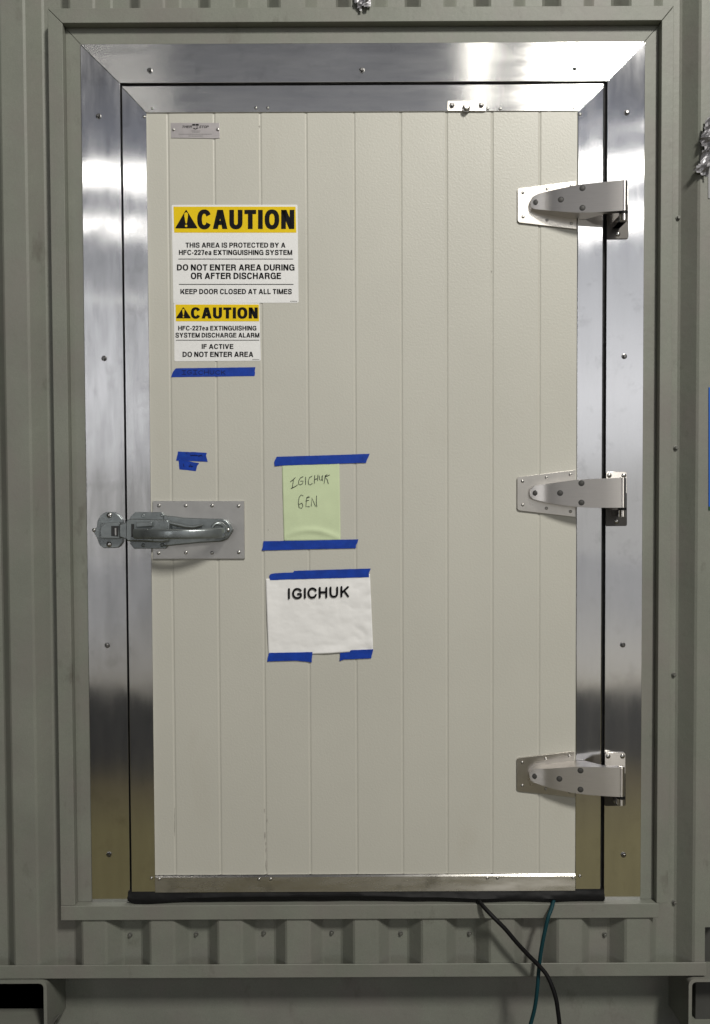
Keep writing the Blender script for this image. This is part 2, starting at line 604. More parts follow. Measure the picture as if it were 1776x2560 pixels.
WXL, WXR, WZT = -1.75, 1.75, 2.95
zrail_t = fz([(50, 2413), (890, 2410), (1650, 2408)], -0.014)
zrail_b = fz([(130, 2446), (890, 2443), (1650, 2442)], -0.014)
xend = P(1766, 2400, -0.012).x
zlow = P(1760, 2318, Y_FLAT).z
mb = MB()
zsh = zrail_b + 0.005
corr_strip(mb, WXL, rxl + 0.022, zsh, WZT)
corr_strip(mb, rxr - 0.022, xend - 0.003, zsh, zlow)
corr_strip(mb, rxr - 0.022, WXR, zlow, WZT)
corr_strip(mb, rxl + 0.022, rxr - 0.022, rzt - 0.022, WZT)
corr_strip(mb, rxl + 0.022, rxr - 0.022, zsh, rzb + 0.022)
o = mb.build('corrugated_wall', M['steel_paint'], box, recalc=False)
mb = MB().box(WXL, xend, -0.0145, -0.0108, zrail_b, zrail_t)
mb.box(WXL, xend, -0.0107, 0.10, zrail_b, zrail_b + 0.004)
mb.build('bottom_rail', M['steel_paint'], box, bevel=0.003)
mb = MB().box(WXL, WXR, 0.118, 0.124, 0.0, zrail_b + 0.01)
mb.build('sill_plate', M['steel_paint'], box)
mb = MB().box(xend + 0.004, WXR + 0.1, 0.06, 0.22, 0.0, zlow + 0.05)
mb.build('corner_post', M['dark_void'], box)
# back panel closing the inside of the wall
mb = MB().box(WXL, WXR, 0.10, 0.112, zrail_b, WZT)
mb.build('inner_lining', M['dark_void'], box)


def pocket(x0, x1, ztop):
    """forklift pocket: a rectangular steel tube open to the front."""
    mb = MB()
    th, rad = 0.009, 0.012
    zb = 0.058

    def rr(x0, x1, z0, z1, r):
        pts = []
        for cx_, cz_, a0 in ((x1 - r, z1 - r, 0), (x0 + r, z1 - r, 90), (x0 + r, z0 + r, 180), (x1 - r, z0 + r, 270)):
            for k in range(5):
                a = math.radians(a0 + 90 * k / 4)
                pts.append((cx_ + r * math.cos(a), cz_ + r * math.sin(a)))
        return pts
    A = rr(x0, x1, zb, ztop, rad + th * .6)
    B = rr(x0 + th, x1 - th, zb + th, ztop - th, rad)
    N = len(A)
    y0, y1 = -0.016, 0.13
    va0 = [mb.bm.verts.new((p[0], y0, p[1])) for p in A]
    vb0 = [mb.bm.verts.new((p[0], y0, p[1])) for p in B]
    va1 = [mb.bm.verts.new((p[0], y1, p[1])) for p in A]
    vb1 = [mb.bm.verts.new((p[0], y1 - 0.012, p[1])) for p in B]
    for i in range(N):
        j = (i + 1) % N
        mb.face((va0[i], va0[j], vb0[j], vb0[i]))
        mb.face((va0[j], va0[i], va1[i], va1[j]))
        mb.face((vb0[i], vb0[j], vb1[j], vb1[i]))
    mb.face(vb1)
    return mb.build('fork_pocket', M['steel_paint'], box, smooth=40)


pocket(-1.35, P(118, 2500, -0.016).x, P(60, 2451, -0.016).z)
pocket(P(1722, 2500, -0.016).x, 1.55, P(1740, 2447, -0.016).z)
mb = MB().tube([P(131, 2562, 0.02), P(139, 2548, 0.02), P(150, 2536, 0.02)], 0.0035)
mb.build('lashing_hook', M['screw_dull'], box, smooth=60)

for px, py in ((326, 2337), (491, 2335), (660, 2332), (830, 2331), (1002, 2333), (1174, 2333), (1512, 2336)):
    v = P(px, py, Y_VAL - 0.001)
    put('screw', ME_HEX_DULL, box, (v.x, v.y, v.z), random.random())
for px, py in ((1696, 545), (1690, 1120), (1685, 1687), (1686, 2256)):
    v = P(px, py, Y_VAL - 0.001)
    v.y = corr_y(v.x) - 0.001
    put('screw', ME_HEX_DULL, box, v, random.random())

# ------------------------------------------------------------------ door frame
fr = thing('door_frame', 'grey steel frame lined with wide mitred aluminium casing strips around the door', 'door frame', (0, 0, 0))
g = 0.0006
YB = 0.05
# proud outer bands
MB().prism([(rxl, rzt), (rxr, rzt), (ixr, izt), (ixl, izt)], Y_RING, YB).build('outer_rail', M['steel_paint'], fr, bevel=0.0015)
MB().prism([(rxl, rzt - 2 * g), (ixl, izt - 2 * g), (ixl, rzbt), (rxl, rzbt)], Y_RING, YB).build('outer_rail', M['steel_paint'], fr, bevel=0.0015)
MB().prism([(rxr, rzt - 2 * g), (ixr, izt - 2 * g), (ixr, rzbt), (rxr, rzbt)], Y_RING, YB).build('outer_rail', M['steel_paint'], fr, bevel=0.0015)
MB().box(rxl + 0.0, ixr + 0.006, Y_RING - 0.001, YB, rzb, rzbt - 0.0004).build('sill_rail', M['steel_paint'], fr, bevel=0.0015)
# inner grey bands (behind the casing)
ov = 0.03
MB().prism([(ixl, izt), (ixr, izt), (cxr - ov, czt - ov), (cxl + ov, czt - ov)], Y_IN, YB - .002).build('inner_rail', M['steel_paint'], fr, bevel=0.0008)
MB().prism([(ixl, izt - 2 * g), (cxl + ov, czt - ov - 2 * g), (cxl + ov, rzbt), (ixl, rzbt)], Y_IN, YB - .002).build('inner_rail', M['steel_paint'], fr, bevel=0.0008)
MB().prism([(ixr, izt - 2 * g), (cxr - ov, czt - ov - 2 * g), (cxr - ov, rzbt), (ixr, rzbt)], Y_IN, YB - .002).build('inner_rail', M['steel_paint'], fr, bevel=0.0008)
# aluminium casing
cb = fz([(260, 2264), (1560, 2256)], Y_CAS)
cas_t = MB().prism([(cxl, czt), (cxr, czt), (sxr, szt), (sxl, szt)], Y_CAS, 0.03).build('casing', M['alum_h'], fr, bevel=0.0012)
cas_l = MB().prism([(cxl, czt - g), (sxl, szt - g), (sxl, cb), (cxl, cb)], Y_CAS, 0.03).build('casing', M['alum'], fr, bevel=0.0012)
cas_r = MB().prism([(cxr, czt - g), (sxr, szt - g), (sxr, cb), (cxr, cb)], Y_CAS, 0.03).build('casing', M['alum'], fr, bevel=0.0012)
# black gasket in the joint around the door
mb = MB().box(sxl + .0003, dxl + 0.02, 0.011, 0.03, cb, szt - .0003)
mb.box(dxr - 0.02, sxr - .0003, 0.011, 0.03, cb, szt - .0003)
mb.box(dxl + 0.0205, dxr - 0.0205, 0.011, 0.03, szt - 0.03, szt - .0003)
mb.build('gasket', M['rubber'], fr)
for pl, par in (([(375, 177), (905, 176), (1438, 170)], cas_t), ([(247, 291), (261, 896), (269, 1613), (273, 2136)], cas_l),
                ([(1567, 282), (1561, 891), (1557, 1612), (1559, 2137)], cas_r)):
    for px, py in pl:
        v = P(px, py, Y_CAS)
        put('screw', ME_HEX, par, v, random.random())

# ------------------------------------------------------------------ cold room door
door = thing('cold_room_door', 'white ribbed cold room door with aluminium edging, closed in the container wall', 'door', ((dxl + dxr) / 2, 0, dzb))
DL = Vector(door.location)


def dput(name, me, parent, v, rot=0.0, scale=1.0):
    return put(name, me, parent, Vector(v) - DL, rot, scale)


# embossed skin with shallow grooves
gx = [fx([(417, 290), (442, 1920 + 200)], 0), None]
groove_px = [(417, 442), (537, 551), (651, 665), (767, 776), (887, 892), (1003, 1007), (1117, 1119), (1233, 1229), (1350, 1347)]
grooves = [0.5 * (P(a, 290, 0).x + P(b_, 2160, 0).x) for a, b_ in groove_px]
xs = []
for gx_ in grooves:
    xs += [(gx_ - 0.0062, 0), (gx_ - 0.0060, 0), (gx_ + 0.0060, 0), (gx_ + 0.0062, 0), (gx_ - 0.0042, 0), (gx_ - 0.0026, 0.0010), (gx_ - 0.0010, 0.0016), (gx_ + 0.0012, 0.0014), (gx_ + 0.0042, 0.0)]
xs = [(pxl - 0.01, 0)] + sorted(xs) + [(pxr + 0.01, 0)]
mb = MB()
rows = 24
gr = []
for r in range(rows + 1):
    z = (pzb - .01) + (pzt - pzb + .02) * r / rows
    gr.append([mb.bm.verts.new((x, y, z)) for x, y in xs])
for r in range(rows):
    for i in range(len(xs) - 1):
        mb.face((gr[r][i], gr[r][i + 1], gr[r + 1][i + 1], gr[r + 1][i]))
panel = mb.build('panel', M['cream'], door, origin=DL, recalc=False)
MB().box(dxl + .001, dxr - .001, 0.0032, 0.06, dzb + .001, dzt - .001).build('core', M['rubber'], door, origin=DL)

# edge trims
TB = 0.0105
tr_t = MB().prism([(dxl, dzt), (dxr, dzt), (pxr, pzt), (pxl, pzt)], Y_TRIM, TB).build('edge_trim', M['alum_h'], door, origin=DL, bevel=0.0008)
tr_l = MB().prism([(dxl, dzt - g), (pxl, pzt - g), (pxl, dzb), (dxl, dzb)], Y_TRIM, TB).build('edge_trim', M['alum'], door, origin=DL, bevel=0.0014)
tr_r = MB().prism([(dxr, dzt - g), (pxr, pzt - g), (pxr, dzb), (dxr, dzb)], Y_TRIM, TB).build('edge_trim', M['alum'], door, origin=DL, bevel=0.0034, bseg=3)
# bottom trim: its upper lip leans back
mb = MB()
lip = 0.0034
prof = [(Y_TRIM - .003, dzb), (Y_TRIM - .003, pzb - lip), (Y_TRIM - .003 + lip * .8, pzb + .001), (TB - .001, pzb + .001), (TB - .001, dzb)]
va = [mb.bm.verts.new((pxl + g, y, z)) for y, z in prof]
vb = [mb.bm.verts.new((pxr - g, y, z)) for y, z in prof]
for i in range(5):
    j = (i + 1) % 5
    mb.face((va[i], va[j], vb[j], vb[i]))
mb.face(va)
mb.face(vb[::-1])
tr_b = mb.build('edge_trim', M['alum_plain'], door, origin=DL)
for pl, par, yy in (([(381, 271), (640, 270), (670, 270), (1220, 272), (1251, 272), (1434, 270)], tr_t, Y_TRIM),
                    ([(361, 292), (379, 2195)], tr_l, Y_TRIM), ([(1451, 286), (1450, 2190)], tr_r, Y_TRIM),
                    ([(399, 2198), (648, 2198), (677, 2198), (1219, 2195), (1244, 2195), (1433, 2194)], tr_b, Y_TRIM - .003)):
    for px, py in pl:
        dput('rivet', ME_RIVET, par, P(px, py, yy), random.random() * 6)

# bottom wiper
gx0 = P(320, 2240, -0.008).x
gx1 = P(1513, 2240, -0.008).x
mb = MB()
bot = [(575, 622), (640, 620), (720, 614), (880, 604), (1100, 599), (1400, 597), (1596, 596)]
bot = [(a / 1.797, 1920 + b_ / 1.797) for a, b_ in bot] + [(888 + a / 1.797, 1920 + b_ / 1.797) for a, b_ in ((200, 599), (420, 602), (560, 606), (700, 604), (890, 605), (1000, 603), (1122, 603))]
NS = 60
pr = []
for i in range(NS + 1):
    px = 319 + (1512.5 - 319) * i / NS
    for (a, b_), (c, d) in zip(bot, bot[1:]):
        if a <= px <= c:
            break
    yb = b_ + (d - b_) * (px - a) / (c - a)
    bump = 0.004 * noise.noise(Vector((px * 0.012, 3.1, 0))) + 0.0045 * math.exp(-((px - 1203) / 45) ** 2) + 0.004 * math.exp(-((px - 1380) / 40) ** 2)
    zb = P(px, yb, -0.012).z
    x = P(px, yb, -0.010).x
    zt = dzb + 0.002
    pr.append([mb.bm.verts.new(q) for q in ((x, 0.012, zt), (x, -0.003, zt - .0012), (x, -0.006 - bump * .6, zt - 0.010), (x, -0.011 - bump, zb + 0.012),
                                            (x, -0.008 - bump, zb + .002), (x, 0.0, zb), (x, 0.012, zb))])
for A, B in zip(pr, pr[1:]):
    for i in range(7):
        j = (i + 1) % 7
        mb.face((A[i], A[j], B[j], B[i]))
mb.face(pr[0])
mb.face(pr[-1][::-1])
mb.build('bottom_wiper', M['rubber'], door, origin=DL, smooth=50)

# --- door top catch bracket
BO, BS = (1090, 220), 4.092
yb = Y_TRIM - 0.002
pts = to_world_list([(120, 136), (128, 130), (500, 132), (510, 140), (510, 228), (502, 235), (128, 233), (118, 226)], BO, BS, yb)
catch = MB().prism(pts, yb, Y_TRIM + .0005).build('catch_bracket', M['plate'], door, origin=DL, bevel=0.0006)
c = P(BO[0] + 318 / BS, BO[1] + 182 / BS, yb - .014)
mb = MB().lathe((c.x, yb, c.z), [(0.0105, 0.0005), (0.0105, -0.002), (0.0078, -0.003), (0.0078, -0.012), (0.0062, -0.0135), (0, -0.0135)], n=24)
mb.build('stud', M['screw'], catch, smooth=40, origin=DL)
for a in ((165, 178), (465, 175)):
    dput('bolt', ME_HEX, catch, P(BO[0] + a[0] / BS, BO[1] + a[1] / BS, yb), 0.3)


# --- text helper
def arc_ring(cx, cz, rx, rz, a0, a1, tx, tz, n=18, e=0.86):
    """band between two superellipses, as quads."""
    def pt(a, rx_, rz_):
        c, s_ = math.cos(a), math.sin(a)
        return (cx + rx_ * math.copysign(abs(c) ** e, c), cz + rz_ * math.copysign(abs(s_) ** e, s_))
    A = [math.radians(a0 + (a1 - a0) * k / n) for k in range(n + 1)]
    return [[pt(a, rx, rz), pt(b_, rx, rz), pt(b_, rx - tx, rz - tz), pt(a, rx - tx, rz - tz)] for a, b_ in zip(A, A[1:])]


def bar(x0, x1, z0, z1):
    return [[(x0, z0), (x1, z0), (x1, z1), (x0, z1)]]


def leg(xb, xt, z0, z1, wb, wt=None):
    wt = wb if wt is None else wt
    return [[(xb, z0), (xb + wb, z0), (xt + wt, z1), (xt, z1)]]


def bowl(x0, x1, z0, z1, t, h):
    rz = (z1 - z0) / 2
    rx = min(rz * 1.05, (x1 - x0) * 0.8)
    xc = x1 - rx
    return bar(x0, xc, z0, z0 + h) + bar(x0, xc, z1 - h, z1) + arc_ring(xc, (z0 + z1) / 2, rx, rz, -90, 90, t, h)


def swoosh(pts, wd):
    vv = [Vector(p) for p in pts]
    dd = []
    for i in range(len(vv) - 1):
        a, b_, c, d = vv[max(i - 1, 0)], vv[i], vv[i + 1], vv[min(i + 2, len(vv) - 1)]
        for k in range(5):
            t_ = k / 5
            dd.append(0.5 * ((2 * b_) + (c - a) * t_ + (2 * a - 5 * b_ + 4 * c - d) * t_ ** 2 + (3 * b_ - a - 3 * c + d) * t_ ** 3))
    dd.append(vv[-1])
    L_, R_ = [], []
    for i, p in enumerate(dd):
        d = (dd[min(i + 1, len(dd) - 1)] - dd[max(i - 1, 0)]).normalized()
        nn = Vector((-d.y, d.x)) * wd / 2
        L_.append(tuple(p + nn))
        R_.append(tuple(p - nn))
    return [[L_[i], R_[i], R_[i + 1], L_[i + 1]] for i in range(len(dd) - 1)]


def glyph(ch, t):
    """bold grotesque capital of height 1: polygons and width."""
    h = t * 0.84
    if ch == ' ':
        return [], 0.22
    if ch == '-':
        return bar(0, 0.30, 0.30, 0.30 + h), 0.30
    if ch == 'I':
        return bar(0, t, 0, 1), t
    if ch == 'T':
        w_ = 0.66
        return bar(0, w_, 1 - h, 1) + bar(w_ / 2 - t / 2, w_ / 2 + t / 2, 0, 1 - h), w_
    if ch == 'H':
        w_ = 0.74
        return bar(0, t, 0, 1) + bar(w_ - t, w_, 0, 1) + bar(t, w_ - t, 0.5 - h / 2 + .03, 0.5 + h / 2 + .03), w_
    if ch == 'L':
        return bar(0, t, 0, 1) + bar(t, 0.60, 0, h), 0.60
    if ch in 'EF':
        w_ = 0.66 if ch == 'E' else 0.60
        g_ = bar(0, t, 0, 1) + bar(t, w_, 1 - h, 1) + bar(t, w_ - .04, 0.47, 0.47 + h)
        return g_ + (bar(t, w_ + .01, 0, h) if ch == 'E' else []), w_
    if ch == 'A':
        w_ = 0.82
        return leg(0, w_ / 2 - .60 * t, 0, 1, 1.08 * t, .98 * t) + leg(w_ - 1.08 * t, w_ / 2 - .38 * t, 0, 1, 1.08 * t, .98 * t) + bar(.26 * w_, .74 * w_, 0.21, 0.21 + h), w_
    if ch == 'V':
        w_ = 0.78
        return leg(w_ / 2 - .56 * t, 0, 0, 1, .98 * t, 1.08 * t) + leg(w_ / 2 - .42 * t, w_ - 1.08 * t, 0, 1, .98 * t, 1.08 * t), w_
    if ch == 'Y':
        w_ = 0.78
        return bar(w_ / 2 - t / 2, w_ / 2 + t / 2, 0, 0.42) + leg(w_ / 2 - t / 2, 0, 0.38, 1, t, 1.12 * t) + leg(w_ / 2 - t / 2, w_ - 1.12 * t, 0.38, 1, t, 1.12 * t), w_
    if ch == 'X':
        w_ = 0.78
        return leg(0, w_ - 1.2 * t, 0, 1, 1.2 * t) + leg(w_ - 1.2 * t, 0, 0, 1, 1.2 * t), w_
    if ch == 'N':
        w_ = 0.74
        return bar(0, t, 0, 1) + bar(w_ - t, w_, 0, 1) + leg(w_ - 1.12 * t, 0, 0, 1, 1.12 * t), w_
    if ch == 'M':
        w_ = 0.88
        return bar(0, t * .95, 0, 1) + bar(w_ - t * .95, w_, 0, 1) + leg(w_ / 2 - .5 * t, 0, 0, 1, .9 * t, 1.05 * t) + leg(w_ / 2 - .4 * t, w_ - 1.05 * t, 0, 1, .9 * t, 1.05 * t), w_
    if ch == 'K':
        w_ = 0.78
        return bar(0, t, 0, 1) + leg(t * .6, w_ - 1.25 * t, 0.28, 1, 1.25 * t) + leg(w_ - 1.25 * t, .30, 0, 0.60, 1.27 * t, 1.15 * t), w_
    if ch == 'U':
        w_ = 0.74
        return bar(0, t, 0.36, 1) + bar(w_ - t, w_, 0.36, 1) + arc_ring(w_ / 2, 0.36, w_ / 2, 0.375, 180, 360, t, h), w_
    if ch == 'D':
        w_ = 0.76
        return bar(0, t, 0, 1) + bowl(t * .5, w_, 0, 1, t, h), w_
    if ch == 'P':
        w_ = 0.70
        return bar(0, t, 0, 1) + bowl(t * .5, w_, 0.38, 1, t, h), w_
    if ch == 'R':
        w_ = 0.75
        return bar(0, t, 0, 1) + bowl(t * .5, w_ - .03, 0.42, 1, t, h) + leg(w_ - t, w_ - t - .09, 0, 0.48, t), w_
    if ch == 'B':
        w_ = 0.73
        return bar(0, t, 0, 1) + bowl(t * .5, w_ - .03, 0.47, 1, t, h) + bowl(t * .5, w_, 0, 0.47 + h, t, h), w_
    if ch == 'O':
        w_ = 0.82
        return arc_ring(w_ / 2, 0.5, w_ / 2, 0.52, 0, 360, t, h, 36), w_
    if ch == 'C':
        w_ = 0.77
        return arc_ring(w_ / 2 + .01, 0.5, w_ / 2 + .01, 0.52, 27, 333, t, h, 32), w_
    if ch == 'G':
        w_ = 0.80
        return arc_ring(w_ / 2, 0.5, w_ / 2, 0.52, 27, 322, t, h, 32) + bar(w_ * .52, w_, 0.40, 0.40 + h) + bar(w_ - t * .82, w_, 0, 0.50), w_
    if ch == 'S':
        w_ = 0.72
        q = [(w_ - .5 * t, .69), (w_ * .80, .885), (w_ * .5, .94), (w_ * .19, .875), (.5 * t + .02, .73), (w_ * .24, .575), (w_ * .5, .505), (w_ * .78, .425), (w_ - .5 * t, .27), (w_ * .82, .125), (w_ * .5, .06), (w_ * .17, .12), (.45 * t, .32)]
        return swoosh(q, t * .9), w_
    if ch == '2':
        w_ = 0.56
        return swoosh([(.45 * t, .66), (w_ * .20, .86), (w_ * .5, .93), (w_ * .82, .85), (w_ - .5 * t, .70), (w_ * .78, .52), (w_ * .42, .30), (w_ * .20, .10)], t * .95) + bar(0, w_, 0, h), w_
    if ch == '7':
        w_ = 0.55
        return bar(0, w_, 1 - h, 1) + leg(.13, w_ - 1.1 * t, 0, 1 - h * .5, 1.1 * t), w_
    if ch == 'e':
        w_ = 0.56
        return arc_ring(w_ / 2, 0.37, w_ / 2, 0.39, 0, 318, t * .95, h * .9, 30) + bar(t * .6, w_, 0.31, 0.31 + h * .75), w_
    if ch == 'a':
        w_ = 0.56
        return (bar(w_ - t * 1.0, w_ - .01, 0, 0.55) + arc_ring(w_ / 2 + .01, 0.51, w_ / 2 - .02, 0.25, 0, 165, t * .95, h * .85, 16)
                + arc_ring(w_ * .44, 0.21, w_ * .44, 0.225, 40, 330, t * .95, h * .8, 24)), w_
    return bar(0, t, 0, 1), t


def glyph_mesh(text, bold=0.2, shear=0.0):
    vs, fs = [], []
    x = 0.0
    for ch in text:
        polys, w_ = glyph(ch, bold)
        for p in polys:
            b0 = len(vs)
            vs += [Vector((x + a + shear * b_, b_, 0)) for a, b_ in p]
            fs.append(tuple(range(b0, b0 + len(p))))
        x += w_ + (0.105 if ch != ' ' else 0.06)
    return vs, fs


def add_text(mb, text, quad, off, sc, Y, bold=0.2, shear=0.0, lift=0.0):
    """quad: (x0, x1, ytop, ybottom) in zoom coordinates, lift = rise of the right end."""
    vs, fs = glyph_mesh(text, bold, shear)
    x0, x1 = min(v.x for v in vs), max(v.x for v in vs)
    z0, z1 = 0.0, 1.0
    nv = []
    for v in vs:
        u = (v.x - x0) / (x1 - x0)
        t_ = (v.y - z0) / (z1 - z0)
        a = quad[0] + (quad[1] - quad[0]) * u
        b_ = quad[3] + (quad[2] - quad[3]) * t_ - lift * u
        nv.append(mb.bm.verts.new(P(off[0] + a / sc, off[1] + b_ / sc, Y)))
    for f in fs:
        mb.face([nv[i] for i in f])


def rounded(pts, r, k=4):
    out = []
    N = len(pts)
    for i in range(N):
        a, b_, c = Vector(pts[i - 1]), Vector(pts[i]), Vector(pts[(i + 1) % N])
        p0 = b_ + (a - b_).normalized() * r
        p1 = b_ + (c - b_).normalized() * r
        for j in range(k + 1):
            t_ = j / k
            out.append(tuple((1 - t_) ** 2 * p0 + 2 * t_ * (1 - t_) * b_ + t_ ** 2 * p1))
    return out


# --- nameplate
NO, NS_ = (400, 290), 8.867
yn = -0.0014
np_ = MB().prism(to_world_list([(245, 152), (1322, 150), (1328, 490), (1215, 498), (250, 486)], NO, NS_, yn), yn, 0.001).build('nameplate', M['nameplate'], door, origin=DL, bevel=0.0003)
np_['label'] = 'small etched metal nameplate'
mb = MB()
add_text(mb, 'THER', (500, 712, 212, 265), NO, NS_, yn - .0003, 0.20, 0.25)
add_text(mb, 'STOP', (872, 1086, 212, 268), NO, NS_, yn - .0003, 0.20, 0.25)
for q in ([(718, 178), (784, 178), (784, 215), (718, 215)], [(794, 178), (862, 178), (862, 215), (794, 215)],
          [(735, 275), (760, 262), (786, 282), (786, 303)], [(792, 303), (792, 282), (818, 264), (862, 268)],
          [(818, 232), (836, 232), (836, 254), (818, 254)]):
    mb.face([mb.bm.verts.new((x, yn - .0003, z)) for x, z in to_world_list(q, NO, NS_, yn)])
mb.build('lettering', M['ink'], np_, origin=DL)
mb = MB()
for x0, x1, y in ((700, 905, 332), (720, 890, 360), (420, 1160, 405), (640, 950, 445)):
    x = x0
    while x < x1:
        wq = random.uniform(10, 30)
        q = [(x, y - 6), (min(x + wq, x1), y - 6), (min(x + wq, x1), y + 6), (x, y + 6)]
        mb.face([mb.bm.verts.new((a, yn - .0003, z)) for a, z in to_world_list(q, NO, NS_, yn)])
        x += wq + random.uniform(4, 10)
mb.build('fine_print', M['faint_print'], np_, origin=DL)
for a in ((305, 302), (1285, 302)):
    dput('rivet', ME_RIVET, np_, P(NO[0] + a[0] / NS_, NO[1] + a[1] / NS_, yn))

# --- groove scuffs low on the skin
for px, y0, y1, wq in ((661.5, 2022, 2032, 3.2), (668, 2045, 2058, 3), (662.5, 2080, 2100, 4.5), (665, 2105, 2113, 3.5), (666, 2120, 2131, 4), (667, 2150, 2177, 5), (669, 2183, 2190, 4),
                       (437, 2020, 2090, 1.0), (604 / 1.0 + 67, 1323, 1327, 3.0), (1230, 676, 680, 3), (649, 314, 318, 5), (773, 1600, 1603, 2)):
    mb = MB()
    pts = []
    N = 9
    for i in range(N):
        t_ = i / (N - 1)
        pts.append((px - wq / 2 * math.sin(math.pi * min(1, t_ + .08)) + random.uniform(-.4, .4), y0 + (y1 - y0) * t_))
    for i in range(N):
        t_ = 1 - i / (N - 1)
        pts.append((px + wq / 2 * math.sin(math.pi * min(1, t_ + .08)) + random.uniform(-.4, .4), y0 + (y1 - y0) * t_))
    mb.face([mb.bm.verts.new((P(a, b_, -.0003).x, -.0003, P(a, b_, -.0003).z)) for a, b_ in pts])
    mb.build('scuff', M['smudge'], panel, origin=DL, recalc=True)

# ------------------------------------------------------------------ hinges (parts of the door)
HO, HS = (1270, 1150), 4.836
HY = -0.040
h_org = Vector((P(1508, 1233, HY).x, 0.0, P(1339, 1233, -0.025).z))


def hw(pts, Y):
    return [(x - h_org.x, z - h_org.z) for x, z in to_world_list(pts, HO, HS, Y)]


def strap_y(zx):
    """front of the strap over its length: low at the tip, rising to the pin (zx is the zoom x of the photo crop)."""
    px_m = 1.069e-3 / HS
    y, x = -0.0165, 268.0
    while x < zx:
        k = 0.38 - 0.21 * min(1, max(0, x - 390) / 210) if x < 1240 else 0.15
        y -= k * 4 * px_m
        x += 4
    return y


def hs(a, b_):
    y = strap_y(a)
    (x, z), = hw([(a, b_)], y)
    return x, y, z


def make_hinge():
    top = [(268, 395), (272, 365), (288, 338), (318, 318), (380, 300), (440, 292), (500, 285), (580, 273), (660, 262), (820, 240), (1000, 230), (1180, 222), (1240, 220), (1372, 215)]
    bot = [(268, 395), (272, 432), (288, 462), (318, 478), (380, 493), (440, 506), (500, 520), (580, 534), (660, 546), (820, 567), (1000, 576), (1180, 578), (1240, 578), (1372, 577)]
    mb = MB()
    xg = dxr - h_org.x - 0.012            # solid over the door, thin over the joint
    NC = 6
    rows_f, rows_b = [], []
    for (a, b0), (_, b1) in zip(top, bot):
        rf, rb = [], []
        for k in range(NC + 1):
            x, y, z = hs(a, b0 + (b1 - b0) * k / NC)
            rf.append(mb.bm.verts.new((x, y, z)))
            rb.append(mb.bm.verts.new((x, -0.0045 if x < xg else y + 0.017, z)))
        rows_f.append(rf)
        rows_b.append(rb)
    for A, B in zip(rows_f, rows_f[1:]):
        for k in range(NC):
            mb.face((A[k], A[k + 1], B[k + 1], B[k]))
    for A, B in zip(rows_b, rows_b[1:]):
        for k in range(NC):
            mb.face((A[k + 1], A[k], B[k], B[k + 1]))
    for (A, C), (B, D) in zip(zip(rows_f, rows_b), zip(rows_f[1:], rows_b[1:])):
        mb.face((A[0], B[0], D[0], C[0]))
        mb.face((B[NC], A[NC], C[NC], D[NC]))
    mb.face(list(rows_f[-1]) + list(rows_b[-1])[::-1])
    bmesh.ops.remove_doubles(mb.bm, verts=mb.bm.verts, dist=1e-6)
    # knuckle
    kr = 0.0098
    KY = strap_y(1405)
    kx = hs(1399, 215)[0]
    kz1, kz0 = hs(1405, 214)[2], hs(1405, 578)[2]
    mb.lathe((kx, KY + kr, 0), [(0, kz0), (kr * .93, kz0), (kr, kz0 + .0008), (kr, kz1 - .0008), (kr * .93, kz1), (0, kz1)], 'Z', 32)
    hinge = mb.build('hinge', M['stainless'], None, smooth=24, bevel=0.0016, bseg=3)
    # screw wells on the strap
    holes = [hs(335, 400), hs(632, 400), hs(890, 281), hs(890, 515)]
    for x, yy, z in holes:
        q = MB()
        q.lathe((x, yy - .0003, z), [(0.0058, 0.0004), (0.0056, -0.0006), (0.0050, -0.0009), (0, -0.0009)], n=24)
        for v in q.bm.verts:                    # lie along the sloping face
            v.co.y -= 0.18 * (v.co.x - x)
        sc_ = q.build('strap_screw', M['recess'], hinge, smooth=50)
        q = MB().lathe((x, yy - .0003, z), [(0.0076, 0.0004), (0.0075, -0.0001), (0, -0.0001)], n=24)
        for v in q.bm.verts:
            v.co.y -= 0.18 * (v.co.x - x)
        q.build('screw_well', M['well'], sc_, smooth=50)
    # mounting plate
    pl = hw([(115, 225), (122, 212), (140, 203), (815, 119), (820, 690), (140, 612), (123, 600), (115, 585)], -0.005)
    plate = MB().prism(pl, -0.0052, -0.0004).build('mounting_plate', M['plate'], hinge, bevel=0.0006)
    for x, z in hw([(178, 257), (467, 213), (757, 178), (180, 543), (467, 583), (757, 622)], -0.0052):
        put('rivet', ME_RIVET, plate, (x, -0.0052, z))
    # frame leaf, washer and lower pin housing
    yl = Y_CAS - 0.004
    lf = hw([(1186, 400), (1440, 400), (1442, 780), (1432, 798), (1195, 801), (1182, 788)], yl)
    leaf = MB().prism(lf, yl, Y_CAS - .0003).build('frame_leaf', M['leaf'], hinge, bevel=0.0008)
    lf = hw([(1190, 165), (1196, 150), (1215, 141), (1418, 141), (1434, 150), (1440, 166), (1440, 399), (1186, 399)], yl)
    MB().prism(lf, yl, Y_CAS - .0003).build('leaf_tab', M['stainless'], hinge, bevel=0.0008)  # upper end of the same leaf, in steel without the painted shade
    for x, z in hw([(1227, 187), (1403, 187), (1316, 742)], yl):
        put('screw', ME_PAN, leaf, (x, yl, z))
    q = MB().lathe((kx, KY + kr, 0), [(0, kz0 - .0062), (kr * 1.12, kz0 - .0062), (kr * 1.12, kz0 - .0004), (0, kz0 - .0004)], 'Z', 28)
    q.build('washer', M['rubber'], hinge, smooth=35)
    z1 = kz0 - .0066
    z0 = hs(1405, 690)[2]
    q = MB().lathe((kx, KY + kr, 0), [(0, z0), (kr * .9, z0), (kr * .98, z0 + .0008), (kr * .98, z1), (0, z1)], 'Z', 28)
    xa = kx - kr * 0.98
    q.box(xa, kx + kr * .98, KY + kr, yl + .0002, z0 + .001, z1 - .001)
    q.build('pin_housing', M['stainless'], hinge, smooth=35)
